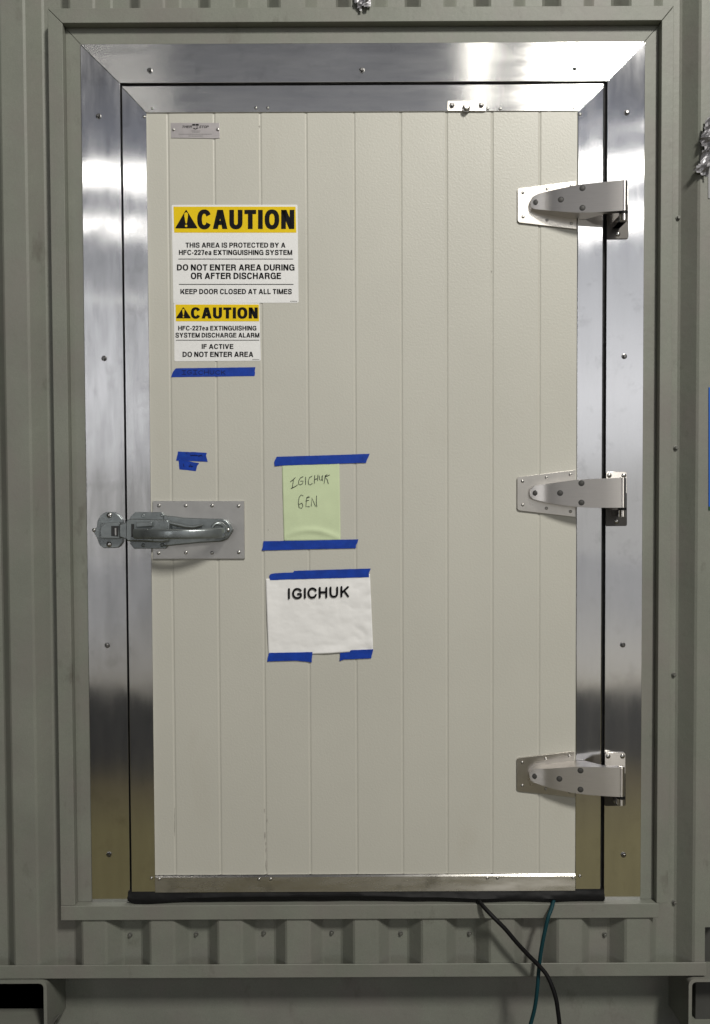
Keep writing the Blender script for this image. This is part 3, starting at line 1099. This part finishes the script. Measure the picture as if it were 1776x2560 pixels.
    # upper pin end
    q = MB().lathe((kx, KY + kr, 0), [(kr * .74, kz1 - .0004), (kr * .74, kz1 + .0008), (kr * .62, kz1 + .0012), (0, kz1 + .0012)], 'Z', 24)
    q.build('pin', M['plate'], hinge, smooth=35)
    return hinge


def copy_tree(o, parent):
    c = o.copy()
    COL.objects.link(c)
    c.parent = parent
    for ch in list(o.children):
        copy_tree(ch, c)
    return c


h0 = make_hinge()
tips = ((1340, 505), (1339, 1233), (1340, 1942))
for i, (px, py) in enumerate(tips):
    h = h0 if i == 0 else copy_tree(h0, door)
    h.parent = door
    h.location = Vector((h_org.x, 0, P(px, py, -0.025).z)) - DL
    h['group'] = 'strap hinges on the door edge'

# ------------------------------------------------------------------ latch (part of the door) and strike (part of the frame)
LO, LS = (220, 1230), 3.8
lp = MB().prism(to_world_list([(617, 85), (1485, 86), (1490, 634), (620, 636)], LO, LS, -0.0055), -0.0055, -0.0006)
latch_plate = lp.build('latch_plate', M['latch_plate'], door, origin=DL, bevel=0.0005)
for a in ((675, 130), (930, 130), (1180, 130), (1432, 133), (672, 580), (932, 576), (1180, 578), (1434, 573)):
    dput('rivet', ME_RIVET, latch_plate, P(LO[0] + a[0] / LS, LO[1] + a[1] / LS, -0.0055), random.random() * 6, 1.15)
yb0 = -0.0058


def lw(pts, Y):
    return to_world_list(pts, LO, LS, Y)


mb = MB()
# flange
mb.prism(lw([(398, 240), (448, 192), (700, 190), (730, 215), (760, 226), (770, 505), (738, 538), (440, 540), (400, 492)], -0.012), -0.012, yb0)
latch = mb.build('latch', M['zinc'], door, origin=DL, bevel=0.0015, bseg=3)
# escutcheon tongue to the right, with pointed end
pts = [(715, 218), (900, 243), (1100, 252), (1270, 254), (1318, 268), (1350, 305), (1382, 362), (1352, 412), (1318, 452), (1262, 474), (1060, 484), (900, 500), (715, 520)]
MB().prism(lw(pts, -0.017), -0.017, yb0).build('escutcheon', M['zinc'], latch, origin=DL, bevel=0.004, bseg=3)
# housing over the pivot
MB().prism(lw([(372, 262), (420, 252), (760, 262), (780, 300), (770, 470), (700, 482), (372, 470), (356, 440), (356, 290)], -0.032), -0.032, yb0).build('housing', M['zinc'], latch, origin=DL, bevel=0.005, bseg=3)
for q in ([(455, 290), (610, 280), (612, 330), (455, 338)], [(455, 436), (610, 436), (612, 470), (455, 466)]):
    MB().prism(lw(q, -0.044), -0.044, -0.030).build('pivot_lug', M['zinc'], latch, origin=DL, bevel=0.003, bseg=3)
MB().prism(lw([(412, 304), (440, 304), (440, 428), (412, 428)], -0.0335), -0.0335, -0.031).build('slot', M['zinc_dark'], latch, origin=DL)
# safety release rib on the tongue
q = [P(LO[0] + a / LS, LO[1] + b_ / LS, -0.026) for a, b_ in ((760, 288), (860, 312), (940, 330), (1010, 332), (1090, 312))]
MB().tube(q, [0.004, 0.0055, 0.005, 0.0045, 0.003], 10).build('release_rib', M['zinc'], latch, origin=DL, smooth=60)
# lever: flat bowed bar with a looped end
path = [(448, 396, -.046), (520, 397, -.066), (620, 399, -.083), (740, 401, -.094), (860, 401, -.097), (980, 400, -.092), (1100, 397, -.080), (1200, 393, -.064), (1262, 389, -.050), (1296, 384, -.036), (1306, 378, -.018)]
wid = [48, 50, 50, 49, 47, 46, 47, 50, 52, 48, 38]


def sweep_lever():
    mb = MB()
    rings = []
    pp = [P(LO[0] + a / LS, LO[1] + b_ / LS, y) for a, b_, y in path]
    # subdivide with Catmull-Rom
    P3, W3 = [], []
    for i in range(len(pp) - 1):
        a, b_, c, d = pp[max(i - 1, 0)], pp[i], pp[i + 1], pp[min(i + 2, len(pp) - 1)]
        for k in range(4):
            t_ = k / 4
            P3.append(0.5 * ((2 * b_) + (c - a) * t_ + (2 * a - 5 * b_ + 4 * c - d) * t_ ** 2 + (3 * b_ - a - 3 * c + d) * t_ ** 3))
            W3.append(wid[i] + (wid[i + 1] - wid[i]) * t_)
    P3.append(pp[-1])
    W3.append(wid[-1])
    for i, p in enumerate(P3):
        d = (P3[min(i + 1, len(P3) - 1)] - P3[max(i - 1, 0)]).normalized()
        s = Vector((0, 0, 1))
        nn = s.cross(d).normalized()
        if nn.y > 0:
            nn = -nn
        hw_ = W3[i] / LS * 1.069e-3 * (p.y + 2.085) / 2.085
        th = 0.0062
        ring = []
        for k in range(16):
            a = 2 * math.pi * k / 16
            ca, sa = math.cos(a), math.sin(a)
            e_ = 0.6
            ring.append(mb.bm.verts.new(p + s * hw_ * math.copysign(abs(ca) ** e_, ca) + nn * th * math.copysign(abs(sa) ** e_, sa)))
        rings.append(ring)
    for A, B in zip(rings, rings[1:]):
        for k in range(16):
            j = (k + 1) % 16
            mb.face((A[k], A[j], B[j], B[k]))
    mb.face(rings[0][::-1])
    mb.face(rings[-1])
    return mb


lev = sweep_lever().build('lever', M['zinc'], latch, origin=DL, smooth=50)
# rounded loop at the lever end with the lock hole
loop = []
for k in range(15):
    a = math.radians(-70 + 230 * k / 14)
    loop.append(P(LO[0] + (1240 + 62 * math.cos(a)) / LS, LO[1] + (360 - 62 * math.sin(a)) / LS, -0.040 - 0.014 * (1 - math.cos(a)) / 2))
MB().tube(loop, [0.007 - 0.00018 * k for k in range(15)], 12).build('lever_loop', M['zinc'], lev, origin=DL, smooth=60)
v = P(LO[0] + 1330 / LS, LO[1] + 362 / LS, -0.0175)
dput('screw', ME_PAN, latch, v, 0.4, 0.9)
for a in ((528, 225), (708, 220), (525, 505), (705, 505)):
    o = dput('screw', ME_HEXD2, latch, P(LO[0] + a[0] / LS, LO[1] + a[1] / LS, -0.0123), random.random(), 0.85)
# beak reaching across the joint to the strike
MB().prism(lw([(300, 312), (372, 282), (372, 452), (300, 428)], -0.030), -0.030, -0.014).build('beak', M['zinc'], latch, origin=DL, bevel=0.003, bseg=3)

# strike on the casing
ys = Y_CAS - 0.008
mb = MB().prism(lw([(80, 345), (92, 270), (125, 215), (165, 192), (245, 190), (285, 210), (330, 262), (335, 470), (305, 515), (280, 532), (150, 534), (112, 505), (86, 440), (58, 385), (55, 345)], ys), ys, Y_CAS - .0003)
strike = mb.build('strike', M['zinc'], fr, bevel=0.002, bseg=3)
MB().prism(lw([(118, 296), (300, 286), (300, 442), (118, 440)], -0.026), -0.026, ys + .001).build('strike_box', M['zinc'], strike, bevel=0.002, bseg=3)
MB().prism(lw([(222, 322), (296, 322), (290, 424), (222, 418)], -0.0265), -0.0265, -0.02).build('strike_mouth', M['zinc_dark'], strike)
ca = P(LO[0] + 262 / LS, LO[1] + 376 / LS, -0.0265)
MB().lathe((ca.x, -0.0225, ca.z), [(0, -0.010), (0.0048, -0.010), (0.0048, 0.0095), (0, 0.0095)], 'Z', 18).build('roller', M['screw'], strike, smooth=40)
for a, s_ in (((205, 222), 1.2), ((203, 497), 1.2), ((58, 362), 0.8)):
    v = P(LO[0] + a[0] / LS, LO[1] + a[1] / LS, ys)
    put('screw', ME_PAN, strike, v, 0.0, s_)

# ------------------------------------------------------------------ stickers
STK = 0.00035


def warning_sticker(label, off, sc, outline, band, lines, rules, cau, tri, code, name='caution_sticker'):
    y = -0.0006
    c0 = P(off[0] + outline[0][0] / sc, off[1] + outline[2][1] / sc, 0)
    root = MB().prism(rounded(to_world_list(outline, off, sc, y), 0.004), y, -0.0001)
    root = root.build(name, M['sticker'], None)
    tag(root, label, 'warning sign', 'caution stickers on the door')
    x0, x1, y0, y1, sk = band
    MB().prism(to_world_list([(x0, y0), (x1, y0), (x1 + sk, y1), (x0 + sk, y1)], off, sc, y - STK), y - STK, y + .0001).build('header_band', M['yellow'], root)
    mb = MB()
    Yt = y - 2 * STK
    add_text(mb, 'CAUTION', cau, off, sc, Yt, CAU_BOLD)
    for txt, q, bold in lines:
        add_text(mb, txt, q, off, sc, Yt, bold)
    for x0, x1, yy, hh in rules:
        q = to_world_list([(x0, yy - hh), (x1, yy - hh), (x1, yy + hh), (x0, yy + hh)], off, sc, Yt)
        mb.face([mb.bm.verts.new((a, Yt, b_)) for a, b_ in q])
    # small form number, too small to read
    cx0, cx1, cy = code
    x = cx0
    while x < cx1:
        q = to_world_list([(x + 3, cy - 5), (x + 9, cy - 5), (x + 6, cy + 5), (x, cy + 5)], off, sc, Yt)
        mb.face([mb.bm.verts.new((a, Yt, b_)) for a, b_ in q])
        x += 12
    # alert triangle
    ax, ay, bx0, bx1, by = tri
    T = rounded(to_world_list([(ax, ay - 12), (bx0 - 10, by), (bx1 + 10, by)], off, sc, Yt), 0.0035)
    mb.face([mb.bm.verts.new((a, Yt, b_)) for a, b_ in T])
    mb.build('lettering', M['ink'], root)
    mb = MB()
    h = by - ay
    e_ = [(ax - h * .095, ay + h * .16), (ax, ay + h * .10), (ax + h * .095, ay + h * .16), (ax + h * .10, ay + h * .30), (ax + h * .04, ay + h * .72), (ax - h * .03, ay + h * .72), (ax - h * .10, ay + h * .30)]
    q = to_world_list(e_, off, sc, Yt - STK)
    mb.face([mb.bm.verts.new((a, Yt - STK, b_)) for a, b_ in q])
    q = to_world_list([(ax + h * .07 * math.cos(k * .63), ay + h * .86 + h * .07 * math.sin(k * .63)) for k in range(10)], off, sc, Yt - STK)
    mb.face([mb.bm.verts.new((a, Yt - STK, b_)) for a, b_ in q])
    mb.build('exclamation_mark', M['yellow'], root)
    return root


CAU_BOLD = 0.265
SO, SS = (420, 500), 4.694
warning_sticker('larger yellow and white caution sticker about a protected area, above the smaller one', SO, SS,
                [(45, 57), (1522, 55), (1535, 1205), (65, 1212)], (66, 1500, 78, 383, 8),
                [('THIS AREA IS PROTECTED BY A', (208, 1380, 500, 557), 0.205),
                 ('HFC-227ea EXTINGUISHING SYSTEM', (130, 1460, 586, 643), 0.205),
                 ('DO NOT ENTER AREA DURING', (107, 1487, 755, 826), 0.21),
                 ('OR AFTER DISCHARGE', (270, 1330, 853, 926), 0.21),
                 ('KEEP DOOR CLOSED AT ALL TIMES', (148, 1455, 1044, 1103), 0.205)],
                [(124, 1471, 692, 3.5), (130, 1475, 989, 3.5)], (345, 1485, 115, 340), (215, 122, 95, 342, 333), (1437, 1515, 1188))
SO2, SS2 = (420, 740), 4.694
warning_sticker('smaller caution sticker about a discharge alarm, between larger sticker and blue tape', SO2, SS2,
                [(72, 84), (1075, 84), (1092, 760), (78, 766)], (90, 1068, 100, 297, 4),
                [('HFC-227ea EXTINGUISHING', (122, 1040, 350, 403), 0.21),
                 ('SYSTEM DISCHARGE ALARM', (90, 1075, 432, 486), 0.21),
                 ('IF ACTIVE', (398, 770, 564, 620), 0.21),
                 ('DO NOT ENTER AREA', (173, 1003, 654, 714), 0.21)],
                [(95, 1073, 518, 3)], (270, 1056, 134, 264), (183, 138, 103, 264, 262), (992, 1068, 745))


# ------------------------------------------------------------------ tape strips
def tape(label, pts, off, sc, y=-0.0006, th=0.0004, ink=None, lift=None, inkw=0.0016):
    W3 = to_world_list(pts, off, sc, y)
    cx_ = sum(p[0] for p in W3) / len(W3)
    cz_ = sum(p[1] for p in W3) / len(W3)
    bm_ = MB()
    N = len(W3)
    # ragged outline
    out = []
    for i in range(N):
        a, b_ = Vector(W3[i]), Vector(W3[(i + 1) % N])
        L_ = (b_ - a).length
        k = max(1, int(L_ / 0.006))
        nn = Vector((-(b_ - a).y, (b_ - a).x)).normalized()
        for j in range(k):
            p = a.lerp(b_, j / k)
            if j:
                p += nn * random.uniform(-1, 1) * (0.00055 if L_ < 0.04 else 0.00018)
            out.append((p.x, p.y))
    bm_.prism(out, y, y + th)
    o = bm_.build('tape_strip', M['tape'], None)
    tag(o, label, 'tape', 'blue tape strips on the door')
    if ink:
        q = MB()
        for st in ink:
            q.ribbon(to_world_list(st, off, sc, y - .0003), inkw, y - .0003)
        q.build('handwriting', M['tape_ink'], o)
    return o


def S(x, y, w_, h_, *strokes):
    """scale unit strokes (0..1, y down) into a box."""
    return [[(x + a * w_, y + b_ * h_) for a, b_ in st] for st in strokes]


LET = {
    'I': [[(.1, 0), (.9, 0)], [(.5, 0), (.5, 1)], [(.1, 1), (.9, 1)]],
    'i': [[(.5, 0), (.5, 1)]],
    'G': [[(.9, .15), (.6, 0), (.25, .1), (.05, .5), (.2, .9), (.6, 1), (.9, .85), (.9, .55), (.55, .55)]],
    'C': [[(.9, .15), (.55, 0), (.15, .25), (.05, .6), (.25, .92), (.6, 1), (.92, .85)]],
    'H': [[(.1, 0), (.1, 1)], [(.9, 0), (.9, 1)], [(.1, .5), (.9, .5)]],
    'U': [[(.1, 0), (.1, .7), (.3, .97), (.6, .97), (.85, .7), (.9, 0)]],
    'K': [[(.12, 0), (.12, 1)], [(.85, 0), (.15, .58)], [(.38, .42), (.9, 1)]],
    'E': [[(.9, 0), (.15, .02), (.1, 1), (.9, .96)], [(.12, .5), (.75, .47)]],
    'N': [[(.1, 1), (.1, 0), (.88, 1), (.9, 0)]],
}
TO, TS = (420, 740), 4.694
ink = []
xx = 160
for ch in 'IGICHUCK':
    ww = 58
    ink += S(xx, 872 + random.uniform(-4, 4), ww, 46, *LET[ch])
    xx += 66
tape('long blue tape strip below the smaller caution sticker, with faint dark handwriting', [(95, 848), (1028, 835), (1020, 880), (1024, 905), (1018, 940), (38, 953), (60, 890)], TO, TS, ink=ink)
T2, TS2 = (420, 1100), 11.4
ink = [[(520, 380), (540, 378)], [(640, 420), (670, 455), (700, 420), (730, 455), (760, 415)], [(780, 455), (800, 410), (830, 455)], [(860, 450), (875, 480), (960, 420), (980, 470)], [(650, 440), (960, 445)]]
tape('short torn blue tape strip above another small one, left of the green note', [(290, 325), (700, 342), (1110, 365), (1090, 445), (1110, 520), (1137, 620), (700, 600), (235, 587), (260, 480)], T2, TS2, y=-0.0012, ink=ink)
ink = [[(440, 680), (460, 760)], [(610, 770), (640, 690), (680, 770)], [(600, 745), (690, 750)], [(700, 760), (720, 740)]]
tape('smallest blue tape scrap with torn right end, under the short strip above the latch', [(304, 570), (500, 595), (890, 655), (880, 685), (835, 735), (822, 800), (800, 885), (560, 858), (332, 835), (318, 740)], T2, TS2, y=-0.0007, ink=ink)
N_O, N_S = (640, 1110), 4.9875
tape('blue tape strip holding the top edge of the pale green note', [(262, 158), (800, 143), (1420, 122), (1405, 160), (1385, 200), (1375, 235), (800, 252), (330, 268), (235, 277), (230, 220)], N_O, N_S, y=-0.0022)
tape('blue tape strip across the bottom edge of the pale green note', [(95, 1212), (700, 1202), (1278, 1188), (1270, 1225), (1250, 1260), (1248, 1300), (660, 1312), (72, 1328), (90, 1270)], N_O, N_S, y=-0.0026)
P_O, P_S = (640, 1390), 4.9875
tape('stepped blue tape strip along the top of the white paper sheet', [(168, 245), (182, 228), (205, 220), (330, 210), (465, 205), (480, 185), (950, 170), (1433, 156), (1410, 212), (1412, 265), (900, 278), (300, 295), (212, 300), (178, 300)], P_O, P_S, y=-0.0030)
tape('blue tape strip at the lower left corner of the white paper sheet', [(165, 1208), (440, 1203), (706, 1197), (702, 1255), (698, 1328), (620, 1315), (500, 1305), (140, 1315), (150, 1260)], P_O, P_S, y=-0.0032)
tape('blue tape strip at the lower right corner of the white paper sheet', [(1053, 1180), (1465, 1163), (1452, 1220), (1440, 1275), (1100, 1290), (1045, 1310), (1052, 1240)], P_O, P_S, y=-0.0032)


# ------------------------------------------------------------------ note and paper
def sheet(name, mat, quad, off, sc, yfun, nx=40, nz=44, thick=0.00022):
    mb = MB()
    A, B, C, D = [P(off[0] + a / sc, off[1] + b_ / sc, -0.001) for a, b_ in quad]     # TL TR BR BL
    G = []
    for j in range(nz + 1):
        v_ = j / nz
        row = []
        for i in range(nx + 1):
            u = i / nx
            p = A.lerp(B, u).lerp(D.lerp(C, u), v_)
            row.append(mb.bm.verts.new((p.x, yfun(u, v_, p), p.z)))
        G.append(row)
    for j in range(nz):
        for i in range(nx):
            mb.face((G[j][i], G[j + 1][i], G[j + 1][i + 1], G[j][i + 1]))
    o = mb.build(name, mat, None, smooth=180, recalc=False)
    sd = o.modifiers.new('thickness', 'SOLIDIFY')
    sd.thickness = thick
    sd.offset = -1
    return o


def note_y(u, v_, p):
    y = -0.0009 - 0.0016 * math.sin(math.pi * min(1, v_ / .86)) * (0.5 + .5 * u)
    # curl crease near the bottom
    c = 0.86 + 0.20 * (u - 0.45) ** 2 * 2.0
    d_ = v_ - c
    y -= 0.0034 * math.exp(-(d_ / .035) ** 2) * math.exp(-((u - .55) / .5) ** 2)
    y += 0.0006 * noise.noise(p * 30)
    return min(y, -0.0007)


note = sheet('sticky_note', M['note'], [(325, 255), (1042, 232), (1058, 1205), (350, 1212)], N_O, N_S, note_y)
tag(note, 'pale green handwritten note held by two blue tape strips', 'note')
strokes = [
    [(432, 468), (470, 440), (492, 418)], [(470, 440), (462, 500), (455, 552)], [(440, 552), (480, 535), (520, 510)],
    [(590, 405), (560, 418), (536, 455), (535, 500), (556, 508), (585, 490), (592, 460), (560, 462)],
    [(622, 410), (620, 505)],
    [(700, 400), (670, 415), (655, 460), (658, 500), (680, 508), (705, 490)],
    [(735, 390), (730, 490)], [(775, 385), (768, 455)], [(732, 440), (772, 430)],
    [(790, 395), (795, 445), (820, 450), (835, 390)], [(825, 400), (832, 455)],
    [(868, 390), (852, 490)], [(920, 385), (860, 412), (890, 440), (905, 495)], [(862, 405), (890, 380)],
    [(590, 645), (565, 632), (540, 665), (530, 730), (540, 790), (570, 802), (588, 770), (575, 735), (545, 750)],
    [(655, 650), (630, 690), (625, 780), (670, 780)], [(625, 710), (660, 700)], [(632, 670), (672, 660)],
    [(692, 775), (698, 670), (745, 775)], [(758, 645), (755, 720), (762, 782)]]
q = MB()
for st in strokes:
    # densify for smooth lines
    q.ribbon(to_world_list(st, N_O, N_S, -0.0045), 0.00145, -0.0036)
q.build('handwriting', M['pen'], note)


def paper_y(u, v_, p):
    y = -0.0012
    y -= 0.0028 * (1 - min(1, u / .12)) * (0.3 + math.sin(math.pi * v_))          # left edge lifts
    y -= 0.004 * max(0, (v_ - .9) / .1) * math.exp(-((u - .58) / .16) ** 2)            # free edge between the tapes
    y -= 0.0016 * (0.5 + 0.5 * noise.noise(Vector((p.x * 9, 0, p.z * 9)))) * math.sin(math.pi * v_)
    rr = max(0, (u - .55) / .45)
    y -= rr * 0.0022 * abs(noise.noise(Vector((p.x * 26 + 5, 1.7, p.z * 26)))) * 2
    y -= 0.0009 * abs(noise.noise(Vector((p.x * 14, 4.2, p.z * 14))))
    return y


paper = sheet('paper_sheet', M['paper'], [(125, 283), (1424, 225), (1465, 1180), (160, 1250)], P_O, P_S, paper_y, 70, 56)
tag(paper, 'white printed paper sheet taped below the pale green note', 'paper')
# let the lower edge dip between the tapes
for v in paper.data.vertices:
    pass
q = MB()
BX = [(400, 428, 405, 535), (455, 575, 400, 532), (600, 626, 400, 526), (648, 757, 394, 526), (788, 890, 388, 520), (922, 1026, 384, 514), (1058, 1162, 378, 510)]
SM = {
    'i': [[(.5, .06), (.5, .94)]],
    'G': [[(.88, .24), (.74, .12), (.52, .07), (.28, .14), (.12, .34), (.09, .55), (.16, .76), (.34, .91), (.56, .93), (.76, .88), (.90, .78), (.91, .55), (.60, .55)]],
    'C': [[(.92, .26), (.76, .12), (.52, .07), (.28, .14), (.11, .35), (.09, .56), (.16, .76), (.33, .91), (.55, .93), (.78, .86), (.93, .68)]],
    'H': [[(.1, .06), (.1, .94)], [(.9, .06), (.9, .94)], [(.1, .48), (.9, .48)]],
    'U': [[(.1, .06), (.1, .58), (.15, .78), (.3, .91), (.5, .94), (.7, .91), (.85, .78), (.9, .58), (.9, .06)]],
    'K': [[(.1, .06), (.1, .94)], [(.88, .06), (.12, .62)], [(.42, .42), (.9, .94)]],
}
for ch, (x0, x1, y0, y1) in zip('iGiCHUK', BX):
    for st in S(x0, y0, x1 - x0, y1 - y0, *SM[ch]):
        # smooth curves
        if len(st) > 3:
            vv = [Vector(a) for a in st]
            dd = []
            for i in range(len(vv) - 1):
                a, b_, c, d = vv[max(i - 1, 0)], vv[i], vv[i + 1], vv[min(i + 2, len(vv) - 1)]
                sharp = ch == 'G' and i >= 9
                for k in range(4):
                    t_ = k / 4
                    dd.append(b_.lerp(c, t_) if sharp else 0.5 * ((2 * b_) + (c - a) * t_ + (2 * a - 5 * b_ + 4 * c - d) * t_ ** 2 + (3 * b_ - a - 3 * c + d) * t_ ** 3))
            dd.append(vv[-1])
            st = [(a.x, a.y) for a in dd]
        q.ribbon(to_world_list(st, P_O, P_S, -0.0055), 0.0052, -0.0055)
q.build('lettering', M['ink'], paper)


# ------------------------------------------------------------------ cables
def spline(pts, k=8):
    r = []
    for i in range(len(pts) - 1):
        a, b_, c, d = pts[max(i - 1, 0)], pts[i], pts[i + 1], pts[min(i + 2, len(pts) - 1)]
        for j in range(k):
            t_ = j / k
            r.append(0.5 * ((2 * b_) + (c - a) * t_ + (2 * a - 5 * b_ + 4 * c - d) * t_ ** 2 + (3 * b_ - a - 3 * c + d) * t_ ** 3))
    r.append(pts[-1])
    return r


CO, CS = (1100, 2150), 3.99
def cpt(a, b_, y):
    return P(CO[0] + a / CS, CO[1] + b_ / CS, y)


blk = spline([cpt(330, 340, 0.03), cpt(385, 400, -0.012), cpt(440, 470, -0.036), cpt(540, 575, -0.055), cpt(650, 685, -0.062), cpt(760, 815, -0.064), cpt(865, 930, -0.064), cpt(985, 1050, -0.066),
              cpt(1065, 1145, -0.072), cpt(1122, 1265, -0.082), cpt(1160, 1390, -0.09), cpt(1180, 1520, -0.095), cpt(1195, 1660, -0.10), cpt(1200, 1850, -0.105)])
c1 = MB().tube(blk, 0.0056, 14).build('cable', M['black_cable'], None, smooth=80)
tag(c1, 'thick black cable leaving under the door and crossing the teal one', 'cable', 'cables hanging from under the door')
teal = spline([cpt(1150, 340, 0.03), cpt(1136, 405, -0.010), cpt(1112, 490, -0.030), cpt(1080, 575, -0.042), cpt(1042, 740, -0.046), cpt(1010, 910, -0.046), cpt(988, 1090, -0.046), cpt(972, 1290, -0.05), cpt(948, 1470, -0.05), cpt(905, 1640, -0.05), cpt(850, 1830, -0.05)])
c2 = MB().tube(teal, 0.0050, 14).build('cable', M['teal_cable'], None, smooth=80)
tag(c2, 'thinner teal cable hanging from the door bottom behind the black cable', 'cable', 'cables hanging from under the door')


# ------------------------------------------------------------------ crumpled silver tape, sheet and poster at the right, foil at the top
def crumple(name, outline, y, amp, seed, fr_=60):
    mb = MB()
    xs_ = [p[0] for p in outline]
    zs_ = [p[1] for p in outline]
    x0, x1, z0, z1 = min(xs_), max(xs_), min(zs_), max(zs_)
    st = 0.006

    def inside(x, z):
        c = False
        for i in range(len(outline)):
            (a, b_), (c_, d) = outline[i], outline[i - 1]
            if (b_ > z) != (d > z) and x < (c_ - a) * (z - b_) / (d - b_) + a:
                c = not c
        return c
    V = {}

    def gv(i, j):
        if (i, j) not in V:
            x, z = x0 + i * st, z0 + j * st
            p = Vector((x * fr_, seed, z * fr_))
            f = abs(noise.noise(p)) + 0.5 * abs(noise.noise(p * 2.1))
            V[(i, j)] = mb.bm.verts.new((x + 0.002 * noise.noise(p * 1.3 + Vector((9, 0, 0))), y - 0.002 - amp * f, z + 0.002 * noise.noise(p * 1.7)))
        return V[(i, j)]
    for i in range(int((x1 - x0) / st) + 1):
        for j in range(int((z1 - z0) / st) + 1):
            if inside(x0 + (i + .5) * st, z0 + (j + .5) * st):
                mb.face((gv(i, j), gv(i + 1, j), gv(i + 1, j + 1), gv(i, j + 1)))
    o = mb.build(name, M['foil'], None, recalc=False)
    sd = o.modifiers.new('thickness', 'SOLIDIFY')
    sd.thickness = 0.0004
    return o


RO, RS = (1580, 0), 3.597
yq = Y_FLAT - 0.003
pts = to_world_list([(690, 1050), (660, 1080), (625, 1200), (605, 1260), (615, 1330), (635, 1360), (605, 1400), (600, 1470), (585, 1500), (545, 1530), (560, 1560), (610, 1570), (650, 1605), (670, 1590), (690, 1450), (1000, 1440), (1000, 1040)], RO, RS, yq)
t1 = crumple('silver_tape', pts, yq, 0.022, 2.0, 24)
tag(t1, 'crumpled silver tape patch on the wall right of the top hinge', 'tape')
pts = to_world_list([(688, 1420), (1000, 1420), (1000, 1780), (690, 1782)], RO, RS, yq)
s1 = MB().prism(pts, Y_FLAT - .002, Y_FLAT - .0003).build('plastic_sheet', M['sheet'], None)
tag(s1, 'pale grey plastic sheet edge hanging below the crumpled silver tape', 'sheet')
B_O, B_S = (888, 640), 1.797
pts = to_world_list([(1590, 590), (1900, 590), (1900, 1125), (1590, 1125)], B_O, B_S, yq)
p1 = MB().prism(pts, Y_FLAT - .002, Y_FLAT - .0003).build('poster', M['blue_sign'], None)
tag(p1, 'blue poster edge on the container wall at the right', 'poster')
pts = to_world_list([(1590, 1127), (1900, 1127), (1900, 1142), (1590, 1142)], B_O, B_S, yq)
MB().prism(pts, Y_FLAT - .002, Y_FLAT - .0003).build('border', M['green_edge'], p1)
F_O, F_S = (840, 0), 9.975
yf_ = Y_RING - 0.004
pts = to_world_list([(470, -150), (480, 0), (500, 110), (510, 200), (560, 215), (590, 260), (650, 265), (665, 200), (720, 190), (745, 290), (775, 290), (800, 190), (870, 180), (850, 0), (860, -150)], F_O, F_S, yf_)
t2 = crumple('silver_tape', pts, yf_, 0.012, 7.0, 45)
tag(t2, 'shredded silver tape tuft hanging above the middle of the door frame', 'tape')
